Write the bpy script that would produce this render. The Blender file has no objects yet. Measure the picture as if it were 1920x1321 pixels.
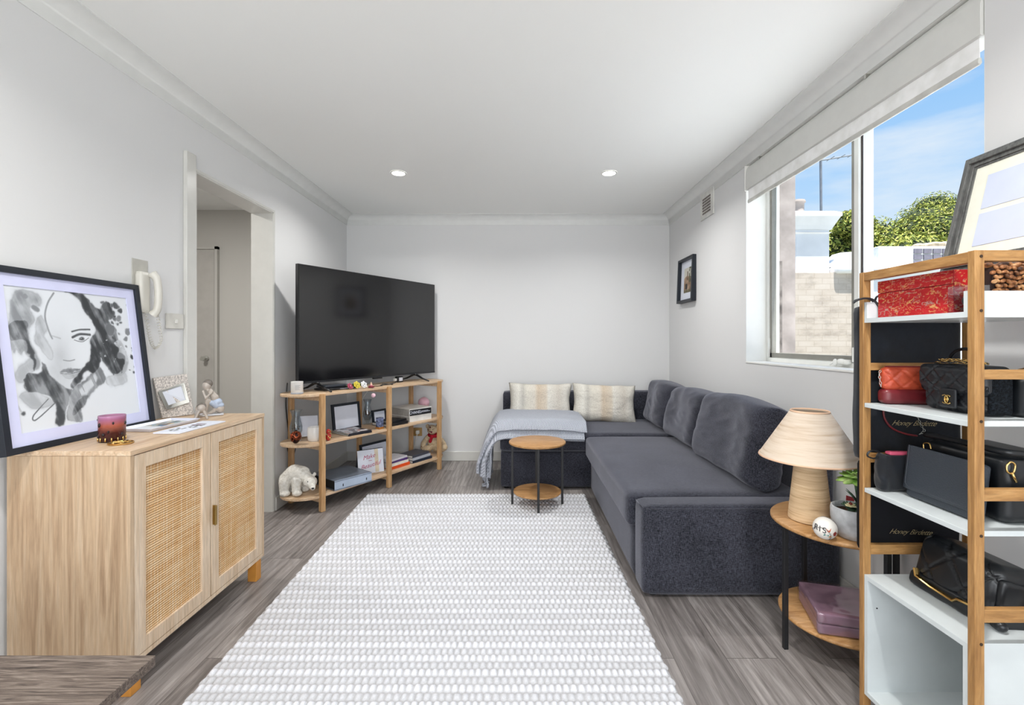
import bpy, bmesh, math, random
import numpy as np
from mathutils import Vector, Matrix, Euler, noise
PI = math.pi
S = bpy.context.scene
COL = S.collection
random.seed(7)

# ---------------------------------------------------------------- camera
cam = bpy.data.cameras.new('camera'); camo = bpy.data.objects.new('camera', cam); COL.objects.link(camo)
camo.location = (0, 0, 1.155); camo.rotation_euler = (PI / 2, 0, 0)
cam.sensor_width = 36; cam.lens = 880 / 1920 * 36
cam.shift_x = -11 / 1920; cam.shift_y = -20.5 / 1920
cam.clip_start = 0.02; cam.clip_end = 300
S.camera = camo
S.view_settings.view_transform = 'Standard'; S.view_settings.look = 'None'
S.view_settings.gamma = 1; S.view_settings.use_curve_mapping = False
S.view_settings.exposure = 0.14

# ---------------------------------------------------------------- sky
SKY = 1.0
w = bpy.data.worlds.new('sky'); S.world = w; w.use_nodes = True
nt = w.node_tree; nt.nodes.clear()
out = nt.nodes.new('ShaderNodeOutputWorld'); bg = nt.nodes.new('ShaderNodeBackground')
tc = nt.nodes.new('ShaderNodeTexCoord'); sp = nt.nodes.new('ShaderNodeSeparateXYZ')
nt.links.new(tc.outputs['Generated'], sp.inputs[0])
cr = nt.nodes.new('ShaderNodeValToRGB'); nt.links.new(sp.outputs['Z'], cr.inputs[0])
e = cr.color_ramp.elements
e[0].position = 0.0; e[0].color = (.66, .80, .95, 1)
e[1].position = 0.75; e[1].color = (.12, .33, .80, 1)
k = e.new(.16); k.color = (.56, .75, .96, 1)
k = e.new(.36); k.color = (.34, .59, .93, 1)
mp = nt.nodes.new('ShaderNodeMapping'); mp.inputs['Scale'].default_value = (1.6, 1.6, 7)
nt.links.new(tc.outputs['Generated'], mp.inputs[0])
nz = nt.nodes.new('ShaderNodeTexNoise'); nz.inputs['Scale'].default_value = 2.2; nz.inputs['Detail'].default_value = 7; nz.inputs['Roughness'].default_value = .55
nt.links.new(mp.outputs[0], nz.inputs['Vector'])
c2 = nt.nodes.new('ShaderNodeValToRGB'); nt.links.new(nz.outputs[0], c2.inputs[0])
c2.color_ramp.elements[0].position = .47; c2.color_ramp.elements[0].color = (0, 0, 0, 1)
c2.color_ramp.elements[1].position = .72; c2.color_ramp.elements[1].color = (.75, .75, .75, 1)
mx = nt.nodes.new('ShaderNodeMixRGB'); nt.links.new(c2.outputs[0], mx.inputs[0]); nt.links.new(cr.outputs[0], mx.inputs[1])
mx.inputs[2].default_value = (.80, .86, .93, 1)
nt.links.new(mx.outputs[0], bg.inputs[0]); bg.inputs[1].default_value = SKY
nt.links.new(bg.outputs[0], out.inputs[0])

def light(name, kind, energy, loc, direction=None, size=None, size_y=None, color=(1, 1, 1), shape=None):
    L = bpy.data.lights.new(name, kind); L.energy = energy; L.color = color
    o = bpy.data.objects.new(name, L); COL.objects.link(o); o.location = loc
    if direction is not None: o.rotation_euler = Vector(direction).to_track_quat('-Z', 'Y').to_euler()
    if kind == 'AREA':
        L.shape = shape or 'RECTANGLE'; L.size = size
        if size_y: L.size_y = size_y
    return o
sun = light('sun', 'SUN', 12, (3, -6, 30), (-.05, .20, -.975), color=(1, .96, .9)); sun.data.angle = .009
# unseen fill lamp added behind the camera, standing in for window daylight
light('rear_fill_light', 'AREA', 74, (-.1, -2.18, 1.25), (0, 1, .05), 2.7, 1.9, (.98, .99, 1))
DOWNLIGHT_W = 11

# ---------------------------------------------------------------- helpers
def h2(c):
    if isinstance(c, str):
        c = c.lstrip('#'); c = tuple(int(c[i:i + 2], 16) / 255 for i in (0, 2, 4))
    return tuple((x / 12.92 if x <= .04045 else ((x + .055) / 1.055) ** 2.4) for x in c)
class NT:
    def __init__(s, name):
        s.m = bpy.data.materials.new(name); s.m.use_nodes = True; s.t = s.m.node_tree
        s.b = s.t.nodes['Principled BSDF']
    def n(s, kind, **kw):
        x = s.t.nodes.new('ShaderNode' + kind)
        for k_, v in kw.items():
            if k_ in x.inputs: x.inputs[k_].default_value = v
            else: setattr(x, k_, v)
        return x
    def l(s, a, b_): s.t.links.new(a, b_)
    def coord(s, scale=(1, 1, 1), rot=(0, 0, 0), obj=True):
        c = s.n('TexCoord'); m_ = s.n('Mapping'); m_.inputs['Scale'].default_value = scale; m_.inputs['Rotation'].default_value = rot
        s.l(c.outputs['Object'], m_.inputs[0]); return m_.outputs[0]
    def noise(s, vec, scale, detail=4, rough=.5, dist=0):
        x = s.n('TexNoise'); x.inputs['Scale'].default_value = scale; x.inputs['Detail'].default_value = detail
        x.inputs['Roughness'].default_value = rough; x.inputs['Distortion'].default_value = dist
        s.l(vec, x.inputs['Vector']); return x.outputs[0]
    def ramp(s, fac, stops):
        r = s.n('ValToRGB'); s.l(fac, r.inputs[0]); e = r.color_ramp.elements
        for i, (p, c) in enumerate(stops):
            el = e[i] if i < 2 else e.new(p)
            el.position = p; el.color = tuple(h2(c)) + (1,)
        return r.outputs[0]
    def mix(s, fac, a, b_, mode='MIX'):
        x = s.n('MixRGB', blend_type=mode)
        for i, v in ((0, fac), (1, a), (2, b_)):
            if hasattr(v, 'is_output'): s.l(v, x.inputs[i])
            elif i == 0: x.inputs[0].default_value = v
            else: x.inputs[i].default_value = tuple(h2(v)) + (1,)
        return x.outputs[0]
    def math(s, op, a, b_=None):
        x = s.n('Math', operation=op)
        for i, v in ((0, a), (1, b_)):
            if v is None: continue
            if hasattr(v, 'is_output'): s.l(v, x.inputs[i])
            else: x.inputs[i].default_value = v
        return x.outputs[0]
    def bump(s, h, strength=.3, dist=.01):
        x = s.n('Bump'); x.inputs['Strength'].default_value = strength; x.inputs['Distance'].default_value = dist
        s.l(h, x.inputs['Height']); s.l(x.outputs[0], s.b.inputs['Normal'])
    def base(s, c):
        if hasattr(c, 'is_output'): s.l(c, s.b.inputs['Base Color'])
        else: s.b.inputs['Base Color'].default_value = tuple(h2(c)) + (1,)
    def set(s, rough=.5, metal=0, spec=None, **kw):
        s.b.inputs['Roughness'].default_value = rough; s.b.inputs['Metallic'].default_value = metal
        if spec is not None: s.b.inputs['Specular IOR Level'].default_value = spec
        return s.m
_mc = {}
def plain(name, c, rough=.5, metal=0, spec=None, var=.06, vs=14):
    key = (name,)
    if key in _mc: return _mc[key]
    t = NT(name); v = t.coord(); n = t.noise(v, vs, 3)
    c = c if not isinstance(c, str) else tuple(int(c.lstrip('#')[i:i + 2], 16) / 255 for i in (0, 2, 4))
    a = tuple(max(0, x * (1 - var)) for x in c); b_ = tuple(min(1, x * (1 + var)) for x in c)
    t.base(t.ramp(n, [(.3, a), (.7, b_)]))
    _mc[key] = t.set(rough, metal, spec); return t.m
def wood(name, lo, mid_, hi, scale=(1, 1, 1), rough=.5, fine=1.0, bump=.08, dist=1.2):
    """grain runs along the axis whose scale is small"""
    t = NT(name); v = t.coord(scale)
    n1 = t.noise(v, 6 * fine, 5, .6, dist); n2 = t.noise(v, 26 * fine, 4, .7)
    c1 = t.ramp(n1, [(.3, lo), (.5, mid_), (.72, hi)])
    c2_ = t.ramp(n2, [(.35, '#8c8c8c'), (.7, '#ffffff')])
    t.base(t.mix(.35, c1, c2_, 'MULTIPLY')); t.bump(n2, bump, .002)
    return t.set(rough, 0, .35)
def fabric(name, dark, light_, pitch=500, stretch=(1, 1, 1), bump=.5, rough=.95, lo=.38, hi=.62):
    t = NT(name); v = t.coord(stretch); v2 = t.coord((1, 1, 1))
    n1 = t.noise(v, pitch * .35, 3, .8)
    sx = t.n('Mapping'); sx.inputs['Scale'].default_value = (stretch[1], stretch[1], stretch[0]); t.l(v2, sx.inputs[0])
    n2 = t.noise(sx.outputs[0], pitch * .35, 3, .8)
    m = t.math('MULTIPLY', t.math('ADD', n1, n2), .5); n3 = t.noise(v2, 5, 3)
    m2 = t.math('ADD', m, t.math('MULTIPLY', t.math('SUBTRACT', n3, .5), .12))
    t.base(t.ramp(m2, [(lo, dark), (hi, light_)])); t.bump(m, bump, .003)
    t.b.inputs['Sheen Weight'].default_value = .0
    return t.set(rough, 0, .2)
def glassy(name, tint='#ffffff', gloss=.07, rough=.02):
    t = NT(name); t.t.nodes.remove(t.b)
    tr = t.n('BsdfTransparent'); tr.inputs[0].default_value = tuple(h2(tint)) + (1,)
    gl = t.n('BsdfGlossy'); gl.inputs['Roughness'].default_value = rough
    lw = t.n('LayerWeight'); lw.inputs[0].default_value = .35
    f = t.math('MINIMUM', t.math('ADD', t.math('MULTIPLY', lw.outputs['Facing'], .35), gloss), .6)
    mx_ = t.n('MixShader'); t.l(f, mx_.inputs[0]); t.l(tr.outputs[0], mx_.inputs[1]); t.l(gl.outputs[0], mx_.inputs[2])
    t.l(mx_.outputs[0], t.t.nodes['Material Output'].inputs[0]); return t.m
def attrmat(name, rough=.6, spec=.3):
    t = NT(name); a = t.n('Attribute'); a.attribute_name = 'pigment'; t.l(a.outputs['Color'], t.b.inputs['Base Color'])
    return t.set(rough, 0, spec)

def thing(name, label, cat, loc=(0, 0, 0), rz=0, group=None, kind=None):
    o = bpy.data.objects.new(name, None); COL.objects.link(o); o.empty_display_size = .05
    o.location = loc; o.rotation_euler = (0, 0, rz)
    tag(o, label, cat, group, kind); return o
def tag(o, label=None, cat=None, group=None, kind=None):
    if label: o['label'] = label
    if cat: o['category'] = cat
    if group: o['group'] = group
    if kind: o['kind'] = kind
    return o
def obj(name, bm, mat, parent=None, ab=False, smooth=False, bevel=0, seg=2, sub=0, loc=None, rot=None, ang=40):
    """link a bmesh as one mesh object. ab: coordinates are world ones, parent must be unrotated"""
    if ab and parent is not None:
        off = Vector(parent.location); q = parent
        while q.parent: q = q.parent; off += Vector(q.location)
        bmesh.ops.translate(bm, verts=bm.verts, vec=-off)
    me = bpy.data.meshes.new(name)
    bmesh.ops.recalc_face_normals(bm, faces=bm.faces)
    bm.to_mesh(me); bm.free()
    o = bpy.data.objects.new(name, me); COL.objects.link(o)
    for m in (mat if isinstance(mat, (list, tuple)) else [mat]): me.materials.append(m)
    if smooth or bevel:
        me.polygons.foreach_set('use_smooth', [True] * len(me.polygons))
    if bevel:
        b = o.modifiers.new('edge', 'BEVEL'); b.width = bevel; b.segments = seg; b.limit_method = 'ANGLE'; b.angle_limit = math.radians(ang)
        b.harden_normals = True
    elif smooth is True:
        me.set_sharp_from_angle(angle=math.radians(50)) if hasattr(me, 'set_sharp_from_angle') else None
    if sub:
        s = o.modifiers.new('sub', 'SUBSURF'); s.levels = sub; s.render_levels = sub
    if parent is not None: o.parent = parent
    if loc is not None: o.location = loc
    if rot is not None: o.rotation_euler = rot
    return o
def B(): return bmesh.new()
def box(bm, x0, x1, y0, y1, z0, z1, mi=0, M=None):
    vs = [bm.verts.new((x, y, z)) for x in (x0, x1) for y in (y0, y1) for z in (z0, z1)]
    if M is not None:
        for v in vs: v.co = M @ v.co
    for f in ((0, 1, 3, 2), (4, 6, 7, 5), (0, 4, 5, 1), (2, 3, 7, 6), (0, 2, 6, 4), (1, 5, 7, 3)):
        fc = bm.faces.new([vs[i] for i in f]); fc.material_index = mi
    return bm
def bx(*a, **k): return box(B(), *a, **k)
def lathe(bm, prof, seg=32, c=(0, 0, 0), cap=True, mi=0):
    rings = []
    for r, z in prof:
        rings.append([bm.verts.new((c[0] + r * math.cos(2 * PI * i / seg), c[1] + r * math.sin(2 * PI * i / seg), c[2] + z)) for i in range(seg)])
    for a, b in zip(rings, rings[1:]):
        for i in range(seg):
            bm.faces.new((a[i], a[(i + 1) % seg], b[(i + 1) % seg], b[i])).material_index = mi
    if cap:
        bm.faces.new(rings[0][::-1]).material_index = mi; bm.faces.new(rings[-1]).material_index = mi
    return bm
def tube(bm, pts, r, seg=8, closed=False, flat=None):
    pts = [Vector(p) for p in pts]; n = len(pts); rings = []
    up0 = Vector((0, 0, 1)); prev = None
    for i, p in enumerate(pts):
        a = pts[(i - 1) % n] if (closed or i > 0) else p; b = pts[(i + 1) % n] if (closed or i < n - 1) else p
        t = (b - a).normalized() if (b - a).length > 1e-9 else Vector((1, 0, 0))
        if prev is None:
            s = t.cross(up0)
            if s.length < .1: s = t.cross(Vector((1, 0, 0)))
        else:
            s = prev - t * prev.dot(t)
            if s.length < 1e-4: s = t.cross(up0)
        s.normalize(); prev = s; u = t.cross(s)
        rr = r[i] if isinstance(r, (list, tuple)) else r
        fl = flat or 1
        rings.append([bm.verts.new(p + s * rr * math.cos(2 * PI * j / seg) + u * rr * fl * math.sin(2 * PI * j / seg)) for j in range(seg)])
    for i in range(n if closed else n - 1):
        a, b = rings[i], rings[(i + 1) % n]
        for j in range(seg): bm.faces.new((a[j], a[(j + 1) % seg], b[(j + 1) % seg], b[j]))
    if not closed: bm.faces.new(rings[0][::-1]); bm.faces.new(rings[-1])
    return bm
def smoothpts(P, n=8, closed=False):
    P = [Vector(p) for p in P]; out_ = []; m = len(P)
    for i in range(m if closed else m - 1):
        g = lambda k: P[k % m] if closed else P[max(0, min(m - 1, k))]
        p0, p1, p2, p3 = g(i - 1), g(i), g(i + 1), g(i + 2)
        for j in range(n):
            t = j / n
            out_.append(.5 * ((2 * p1) + (-p0 + p2) * t + (2 * p0 - 5 * p1 + 4 * p2 - p3) * t * t + (-p0 + 3 * p1 - 3 * p2 + p3) * t ** 3))
    if not closed: out_.append(P[-1])
    return out_
def prism(bm, poly, z0, z1, M=None, mi=0):
    a = [bm.verts.new((x, y, z0)) for x, y in poly]; b = [bm.verts.new((x, y, z1)) for x, y in poly]
    if M is not None:
        for v in a + b: v.co = M @ v.co
    bm.faces.new(a[::-1]).material_index = mi; bm.faces.new(b).material_index = mi
    n = len(poly)
    for i in range(n): bm.faces.new((a[i], a[(i + 1) % n], b[(i + 1) % n], b[i])).material_index = mi
    return bm
def quadplate(bm, c, th, mi=0):
    """plate with front corners c (BL,BR,TR,TL) thickened backwards"""
    c = [Vector(p) for p in c]; n = (c[1] - c[0]).cross(c[3] - c[0]).normalized()
    f = [bm.verts.new(p) for p in c]; b = [bm.verts.new(p - n * th) for p in c]
    bm.faces.new(f).material_index = mi; bm.faces.new(b[::-1]).material_index = mi
    for i in range(4): bm.faces.new((f[i], b[i], b[(i + 1) % 4], f[(i + 1) % 4])).material_index = mi
    return bm
def ring4(bm, x0, x1, z0, z1, w_, y0, y1, M=None, mi=0):
    """mitred picture-frame ring in the XZ plane, depth y0..y1"""
    o = [(x0, z0), (x1, z0), (x1, z1), (x0, z1)]; i_ = [(x0 + w_, z0 + w_), (x1 - w_, z0 + w_), (x1 - w_, z1 - w_), (x0 + w_, z1 - w_)]
    vs = [[bm.verts.new((p[0], y, p[1])) for p in L] for L, y in ((o, y0), (i_, y0), (i_, y1), (o, y1))]
    if M is not None:
        for r in vs:
            for v in r: v.co = M @ v.co
    for k_ in range(4):
        a, b = vs[k_], vs[(k_ + 1) % 4]
        for j in range(4): bm.faces.new((a[j], a[(j + 1) % 4], b[(j + 1) % 4], b[j])).material_index = mi
    return bm
def softbox(x0, x1, y0, y1, z0, z1, r=.03, n=14, bulge=(0, 0, 0), fn=None, amp=0, fs=6, seed=0):
    """rounded box, faces crowned by bulge, surface stirred by noise"""
    bm = B(); c = Vector(((x0 + x1) / 2, (y0 + y1) / 2, (z0 + z1) / 2)); h = Vector(((x1 - x0) / 2, (y1 - y0) / 2, (z1 - z0) / 2))
    r = min(r, h.x, h.y, h.z); cache = {}
    def V(a):
        key = tuple(round(q, 6) for q in a)
        if key in cache: return cache[key]
        p = Vector((a[0] * h.x, a[1] * h.y, a[2] * h.z)); inn = Vector([max(-(h[i] - r), min(h[i] - r, p[i])) for i in range(3)])
        d = p - inn
        if d.length > 1e-9: p = inn + d.normalized() * r
        q = Vector(a)
        for i in range(3):
            j, k2 = (i + 1) % 3, (i + 2) % 3
            p[i] += bulge[i] * q[i] * (1 - q[j] ** 2) * (1 - q[k2] ** 2)
        if amp:
            nn = noise.noise_vector((p + c) * fs + Vector((seed * 7.1, seed * 3.3, seed)))
            p += nn * amp
        p += c
        if fn: p = fn(p, q)
        v = bm.verts.new(p); cache[key] = v; return v
    cs = [-math.cos(PI * i / n) if False else (2 * i / n - 1) for i in range(n + 1)]
    # denser sampling near the edges
    cs = [math.copysign(abs(t) ** .8, t) if t else 0 for t in cs]
    for ax in range(3):
        for sgn in (-1, 1):
            for i in range(n):
                for j in range(n):
                    q = []
                    for (a, b) in ((i, j), (i + 1, j), (i + 1, j + 1), (i, j + 1)):
                        t = [0, 0, 0]; t[ax] = sgn; t[(ax + 1) % 3] = cs[a]; t[(ax + 2) % 3] = cs[b]; q.append(V(t))
                    try: bm.faces.new(q if sgn > 0 else q[::-1])
                    except ValueError: pass
    return bm
def pillow(w_, h_, t, n=28, pinch=.05, amp=.006, fs=7, seed=0, sharp=.5, fn=None, pw=4):
    """scatter cushion in the XZ plane, thickness along Y"""
    bm = B(); g = {}
    for s in (-1, 1):
        for i in range(n + 1):
            for j in range(n + 1):
                u, v = 2 * i / n - 1, 2 * j / n - 1
                edge = i in (0, n) or j in (0, n)
                if s == 1 and edge: g[(s, i, j)] = g[(-1, i, j)]; continue
                x = w_ / 2 * u * (1 - pinch * (1 - v * v)); z = h_ / 2 * v * (1 - pinch * (1 - u * u))
                th = t / 2 * max(0, (1 - u ** pw) * (1 - v ** pw)) ** sharp
                nn = noise.noise_vector(Vector((x, s * .3, z)) * fs + Vector((seed * 5, seed, 0)))
                k_ = noise.noise(Vector((x * 3, seed * 2, z * 9)) * fs * .5)
                y = s * th + (nn.y * amp * 1.5 + abs(k_) * -amp * s if not edge else 0)
                p = Vector((x + nn.x * amp, y, z + nn.z * amp))
                if fn: p = fn(p, u, v)
                g[(s, i, j)] = bm.verts.new(p)
    for s in (-1, 1):
        for i in range(n):
            for j in range(n):
                q = [g[(s, i, j)], g[(s, i + 1, j)], g[(s, i + 1, j + 1)], g[(s, i, j + 1)]]
                if len(set(q)) > 2:
                    try: bm.faces.new(q if s < 0 else q[::-1])
                    except ValueError: pass
    return bm
def ell(bm, c, r, rot=None, seg=16):
    M = Matrix.Translation(c)
    if rot: M = M @ Euler(rot).to_matrix().to_4x4()
    r = (r, r, r) if not hasattr(r, '__len__') else r
    M = M @ Matrix.Diagonal((*r, 1))
    bmesh.ops.create_uvsphere(bm, u_segments=seg, v_segments=seg // 2 + 2, radius=1, matrix=M); return bm
def limb(bm, pts, rs, seg=12, step=.35):
    pts = [Vector(p) for p in pts]
    for i in range(len(pts) - 1):
        L = (pts[i + 1] - pts[i]).length; n = max(2, int(L / (min(rs[i], rs[i + 1]) * step)))
        for j in range(n + 1):
            t = j / n; r = rs[i] * (1 - t) + rs[i + 1] * t
            bmesh.ops.create_icosphere(bm, subdivisions=2, radius=r, matrix=Matrix.Translation(pts[i].lerp(pts[i + 1], t)))
    return bm
def blob(name, bm, mat, parent=None, voxel=.004, it=6, **k):
    o = obj(name, bm, mat, parent, **k)
    m = o.modifiers.new('merge', 'REMESH'); m.mode = 'VOXEL'; m.voxel_size = voxel; m.use_smooth_shade = True
    s = o.modifiers.new('soft', 'SMOOTH'); s.iterations = it; s.factor = .5
    return o
def text(body, size, loc, xdir, up, mat, parent=None, shear=0, ext=.0004, name='lettering', spacing=1, align='CENTER', thin=0):
    c = bpy.data.curves.new(name, 'FONT'); c.body = body; c.size = size; c.shear = shear; c.extrude = ext
    c.align_x = align; c.align_y = 'CENTER'; c.space_character = spacing
    c.offset = thin; c.materials.append(mat); tmp = bpy.data.objects.new(name, c); COL.objects.link(tmp)
    me = bpy.data.meshes.new_from_object(tmp.evaluated_get(bpy.context.evaluated_depsgraph_get())); me.name = name
    bpy.data.objects.remove(tmp); bpy.data.curves.remove(c); o = bpy.data.objects.new(name, me); COL.objects.link(o)
    x = Vector(xdir).normalized(); u = Vector(up).normalized(); z = x.cross(u).normalized(); u = z.cross(x)
    M = Matrix((x, u, z)).transposed().to_4x4(); M.translation = Vector(loc)
    if parent is not None: o.parent = parent
    o.matrix_basis = M
    return o
def facet_art(name, nu, nv, corners, colfn, mat, parent=None, off=None):
    """fine grid plate whose pigment is computed per vertex; corners BL,BR,TR,TL"""
    u = np.linspace(0, 1, nu); v = np.linspace(0, 1, nv); U, V_ = np.meshgrid(u, v, indexing='ij')
    c = [np.array(p, float) for p in corners]
    P = ((1 - U) * (1 - V_))[..., None] * c[0] + (U * (1 - V_))[..., None] * c[1] + (U * V_)[..., None] * c[2] + ((1 - U) * V_)[..., None] * c[3]
    col = colfn(U, V_)
    idx = np.arange(nu * nv).reshape(nu, nv)
    F = np.stack([idx[:-1, :-1], idx[1:, :-1], idx[1:, 1:], idx[:-1, 1:]], -1).reshape(-1, 4)
    me = bpy.data.meshes.new(name); me.from_pydata(P.reshape(-1, 3).tolist(), [], F.tolist())
    a = me.color_attributes.new('pigment', 'FLOAT_COLOR', 'POINT')
    a.data.foreach_set('color', np.concatenate([col.reshape(-1, 3), np.ones((nu * nv, 1))], 1).astype('f').ravel())
    me.materials.append(mat); o = bpy.data.objects.new(name, me); COL.objects.link(o)
    if parent is not None: o.parent = parent
    return o
def vnoise(x, y, seed=0):
    """smooth value noise on numpy arrays"""
    xi, yi = np.floor(x).astype(int), np.floor(y).astype(int); xf, yf = x - xi, y - yi
    def hsh(a, b):
        n_ = (a * 374761393 + b * 668265263 + seed * 1442695041) & 0x7fffffff
        n_ = ((n_ ^ (n_ >> 13)) * 1274126177) & 0x7fffffff
        return ((n_ ^ (n_ >> 16)) & 0xffff) / 65535.
    s = xf * xf * (3 - 2 * xf); t = yf * yf * (3 - 2 * yf)
    return (hsh(xi, yi) * (1 - s) + hsh(xi + 1, yi) * s) * (1 - t) + (hsh(xi, yi + 1) * (1 - s) + hsh(xi + 1, yi + 1) * s) * t
def fbm(x, y, seed=0, o=4):
    r = 0; a = .5
    for i in range(o): r = r + a * vnoise(x * 2 ** i, y * 2 ** i, seed + i); a *= .5
    return r
def lin(a): return np.where(a <= .04045, a / 12.92, ((a + .055) / 1.055) ** 2.4)

# ---------------------------------------------------------------- materials
wallm = NT('wall_paint'); v = wallm.coord(); n = wallm.noise(v, 60, 4)
wallm.base('#dddddd'); wallm.bump(n, .06, .002); WALL = wallm.set(.75, 0, .25)
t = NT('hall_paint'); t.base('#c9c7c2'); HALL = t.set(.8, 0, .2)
t = NT('ceiling_paint'); t.base('#f3f4f2'); CEIL = t.set(.9, 0, .1)
TRIM = plain('trim_gloss_white', '#d2d1cc', .25, 0, .5, .01)
CORN = plain('cornice_paint', '#e4e5e3', .6, 0, .3, .01)
WHITE = plain('white_laminate', '#cfd5d6', .35, 0, .4, .015)
WPLA = plain('white_plastic', '#e4e3de', .3, 0, .5, .01)
BLACKM = plain('black_powder_metal', '#1b1b1d', .45, 0, .5, .05)
BLKP = plain('black_plastic', '#121214', .3, 0, .5, .05)
BLKF = plain('black_frame_lacquer', '#1c212a', .45, 0, .4, .04)
GOLD = plain('polished_gold', '#d9b673', .22, 1, None, .05)
SILV = plain('brushed_silver', '#c9c9c4', .3, 1, None, .04)
BRASS = plain('brass_handle', '#a98a4c', .35, 1, None, .04)
PAPER = plain('white_paper', '#dfe3ee', .6, 0, .3, .01)
CREAM = plain('cream_mat', '#e8e8da', .8, 0, .2, .02)
t = NT('clear_window_glass'); t.t.nodes.remove(t.b); tr = t.n('BsdfTransparent'); tr.inputs[0].default_value = (.96, .97, .97, 1); t.l(tr.outputs[0], t.t.nodes['Material Output'].inputs[0]); GLASS = t.m; 
OAK = wood('console_bamboo', '#b98c5b', '#cda273', '#dcb88c', (6, 6, .5), .45)
OAKH = wood('console_board', '#c9a580', '#dcbd9b', '#e8cfb2', (.6, 6, 6), .45)
RACKW = wood('rack_bamboo', '#94693c', '#b0834f', '#c49862', (8, 8, .7), .45)
RACKH = wood('rack_bamboo_rail', '#94693c', '#b0834f', '#c49862', (1, 1, 8), .45)
TOPW = wood('table_oak', '#a37444', '#bd8e5b', '#cfa474', (1.2, 7, 7), .4)
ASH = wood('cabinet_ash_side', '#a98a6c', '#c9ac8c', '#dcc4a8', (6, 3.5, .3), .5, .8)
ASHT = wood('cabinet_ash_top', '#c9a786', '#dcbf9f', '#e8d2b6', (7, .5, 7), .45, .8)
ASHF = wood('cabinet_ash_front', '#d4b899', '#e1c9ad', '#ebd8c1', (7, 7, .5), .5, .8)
LEGW = plain('amber_leg', '#c98a3e', .45, 0, .4, .08)
BENCH = wood('grey_wood_bench', '#3c332e', '#6b5e55', '#978a7f', (1.6, 30, 30), .6, 1, .5)
SOFA = fabric('charcoal_weave', '#04060c', '#565763', 190, (1, 8, 8), .5, lo=.42, hi=.64); SOFA.node_tree.nodes['Principled BSDF'].inputs['Sheen Weight'].default_value = .38; SOFA.node_tree.nodes['Principled BSDF'].inputs['Sheen Tint'].default_value = (.88, .89, 1, 1); SOFA.node_tree.nodes['Principled BSDF'].inputs['Sheen Roughness'].default_value = .45
SOFAT = fabric('charcoal_weave_lit', '#202127', '#7c7c87', 900, (1, 5, 1), .6, lo=.38, hi=.64)  # unused copy of the sofa weave, lightened for daylight on the seat

# ================================================================ THE ROOM
XL, XR, YB, YR, H = -1.663, 1.472, 4.56, -2.15, 2.374
WT = .145
def struct(name, bm, m, parent=None, **k):
    o = obj(name, bm, m, parent, **k)
    if parent is None: o['kind'] = 'structure'
    return o
# floor: wide grey oak planks running away from the camera
t = NT('grey_oak_planks'); c = t.n('TexCoord'); m = t.n('Mapping'); m.inputs['Rotation'].default_value = (0, 0, PI / 2)
t.l(c.outputs['Object'], m.inputs[0])
br = t.n('TexBrick'); br.offset = .37; br.inputs['Scale'].default_value = 1; br.inputs['Brick Width'].default_value = 1.25; br.inputs['Row Height'].default_value = .19
br.inputs['Mortar Size'].default_value = .0012; br.inputs['Color1'].default_value = (0, 0, 0, 1); br.inputs['Color2'].default_value = (1, 1, 1, 1); br.inputs['Mortar'].default_value = (.5, .5, .5, 1)
t.l(m.outputs[0], br.inputs['Vector'])
m2 = t.n('Mapping'); m2.inputs['Scale'].default_value = (9, .9, 1); t.l(c.outputs['Object'], m2.inputs[0])
off = t.n('VectorMath', operation='SCALE'); t.l(br.outputs['Color'], off.inputs[0]); off.inputs['Scale'].default_value = 37
ad = t.n('VectorMath', operation='ADD'); t.l(m2.outputs[0], ad.inputs[0]); t.l(off.outputs[0], ad.inputs[1])
g1 = t.noise(ad.outputs[0], 1.6, 6, .62, 1.6); 
m3 = t.n('Mapping'); m3.inputs['Scale'].default_value = (90, 3, 1); t.l(c.outputs['Object'], m3.inputs[0]); ad2 = t.n('VectorMath', operation='ADD'); t.l(m3.outputs[0], ad2.inputs[0]); t.l(off.outputs[0], ad2.inputs[1])
g2 = t.noise(ad2.outputs[0], 1.5, 4, .7, .4)
wv = t.n('TexWave'); wv.inputs['Scale'].default_value = 1.1; wv.inputs['Distortion'].default_value = 9; wv.inputs['Detail'].default_value = 3; wv.inputs['Detail Scale'].default_value = 1.1; t.l(ad.outputs[0], wv.inputs['Vector'])
base = t.ramp(g1, [(.22, '#57524f'), (.42, '#958e8b'), (.6, '#b5aeab'), (.8, '#cfc9c6')])
base = t.mix(.30, base, t.ramp(wv.outputs['Fac'], [(0, '#5c5652'), (1, '#a09a95')]))
base = t.mix(.5, base, t.ramp(g2, [(.3, '#7d7a78'), (.65, '#ffffff')]), 'MULTIPLY')
base = t.mix(.5, base, t.ramp(br.outputs['Color'], [(0, '#a5a2a2'), (1, '#ffffff')]), 'MULTIPLY')
base = t.mix(t.math('MULTIPLY', br.outputs['Fac'], .7), base, '#3a3431'); t.base(base)
t.bump(t.math('SUBTRACT', g2, br.outputs['Fac']), .12, .002); FLOOR = t.set(.42, 0, .4)
struct('floor', bx(-4, XR + .2, YR - .1, 5.2, -.1, 0), FLOOR)
struct('ceiling', bx(-4, XR + .2, YR - .1, 5.2, H, H + .1), CEIL)
D0, D1, DH = 2.403, 3.188, 2.03
bm = B(); box(bm, XL - WT, XL, YR, D0, 0, H); box(bm, XL - WT, XL, D1, YB, 0, H); box(bm, XL - WT, XL, D0, D1, DH, H)
struct('wall_left', bm, WALL)
struct('wall_back', bx(XL - WT, XR + .2, YB, YB + .1, 0, H), WALL)
W0, W1, WZ0, WZ1 = 1.479, 3.03, 1.017, 2.288
bm = B(); WX = XR + .2
box(bm, XR, WX, YR, W0, 0, H); box(bm, XR, WX, W1, YB, 0, H); box(bm, XR, WX, W0, W1, 0, WZ0); box(bm, XR, WX, W0, W1, WZ1, H)
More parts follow.
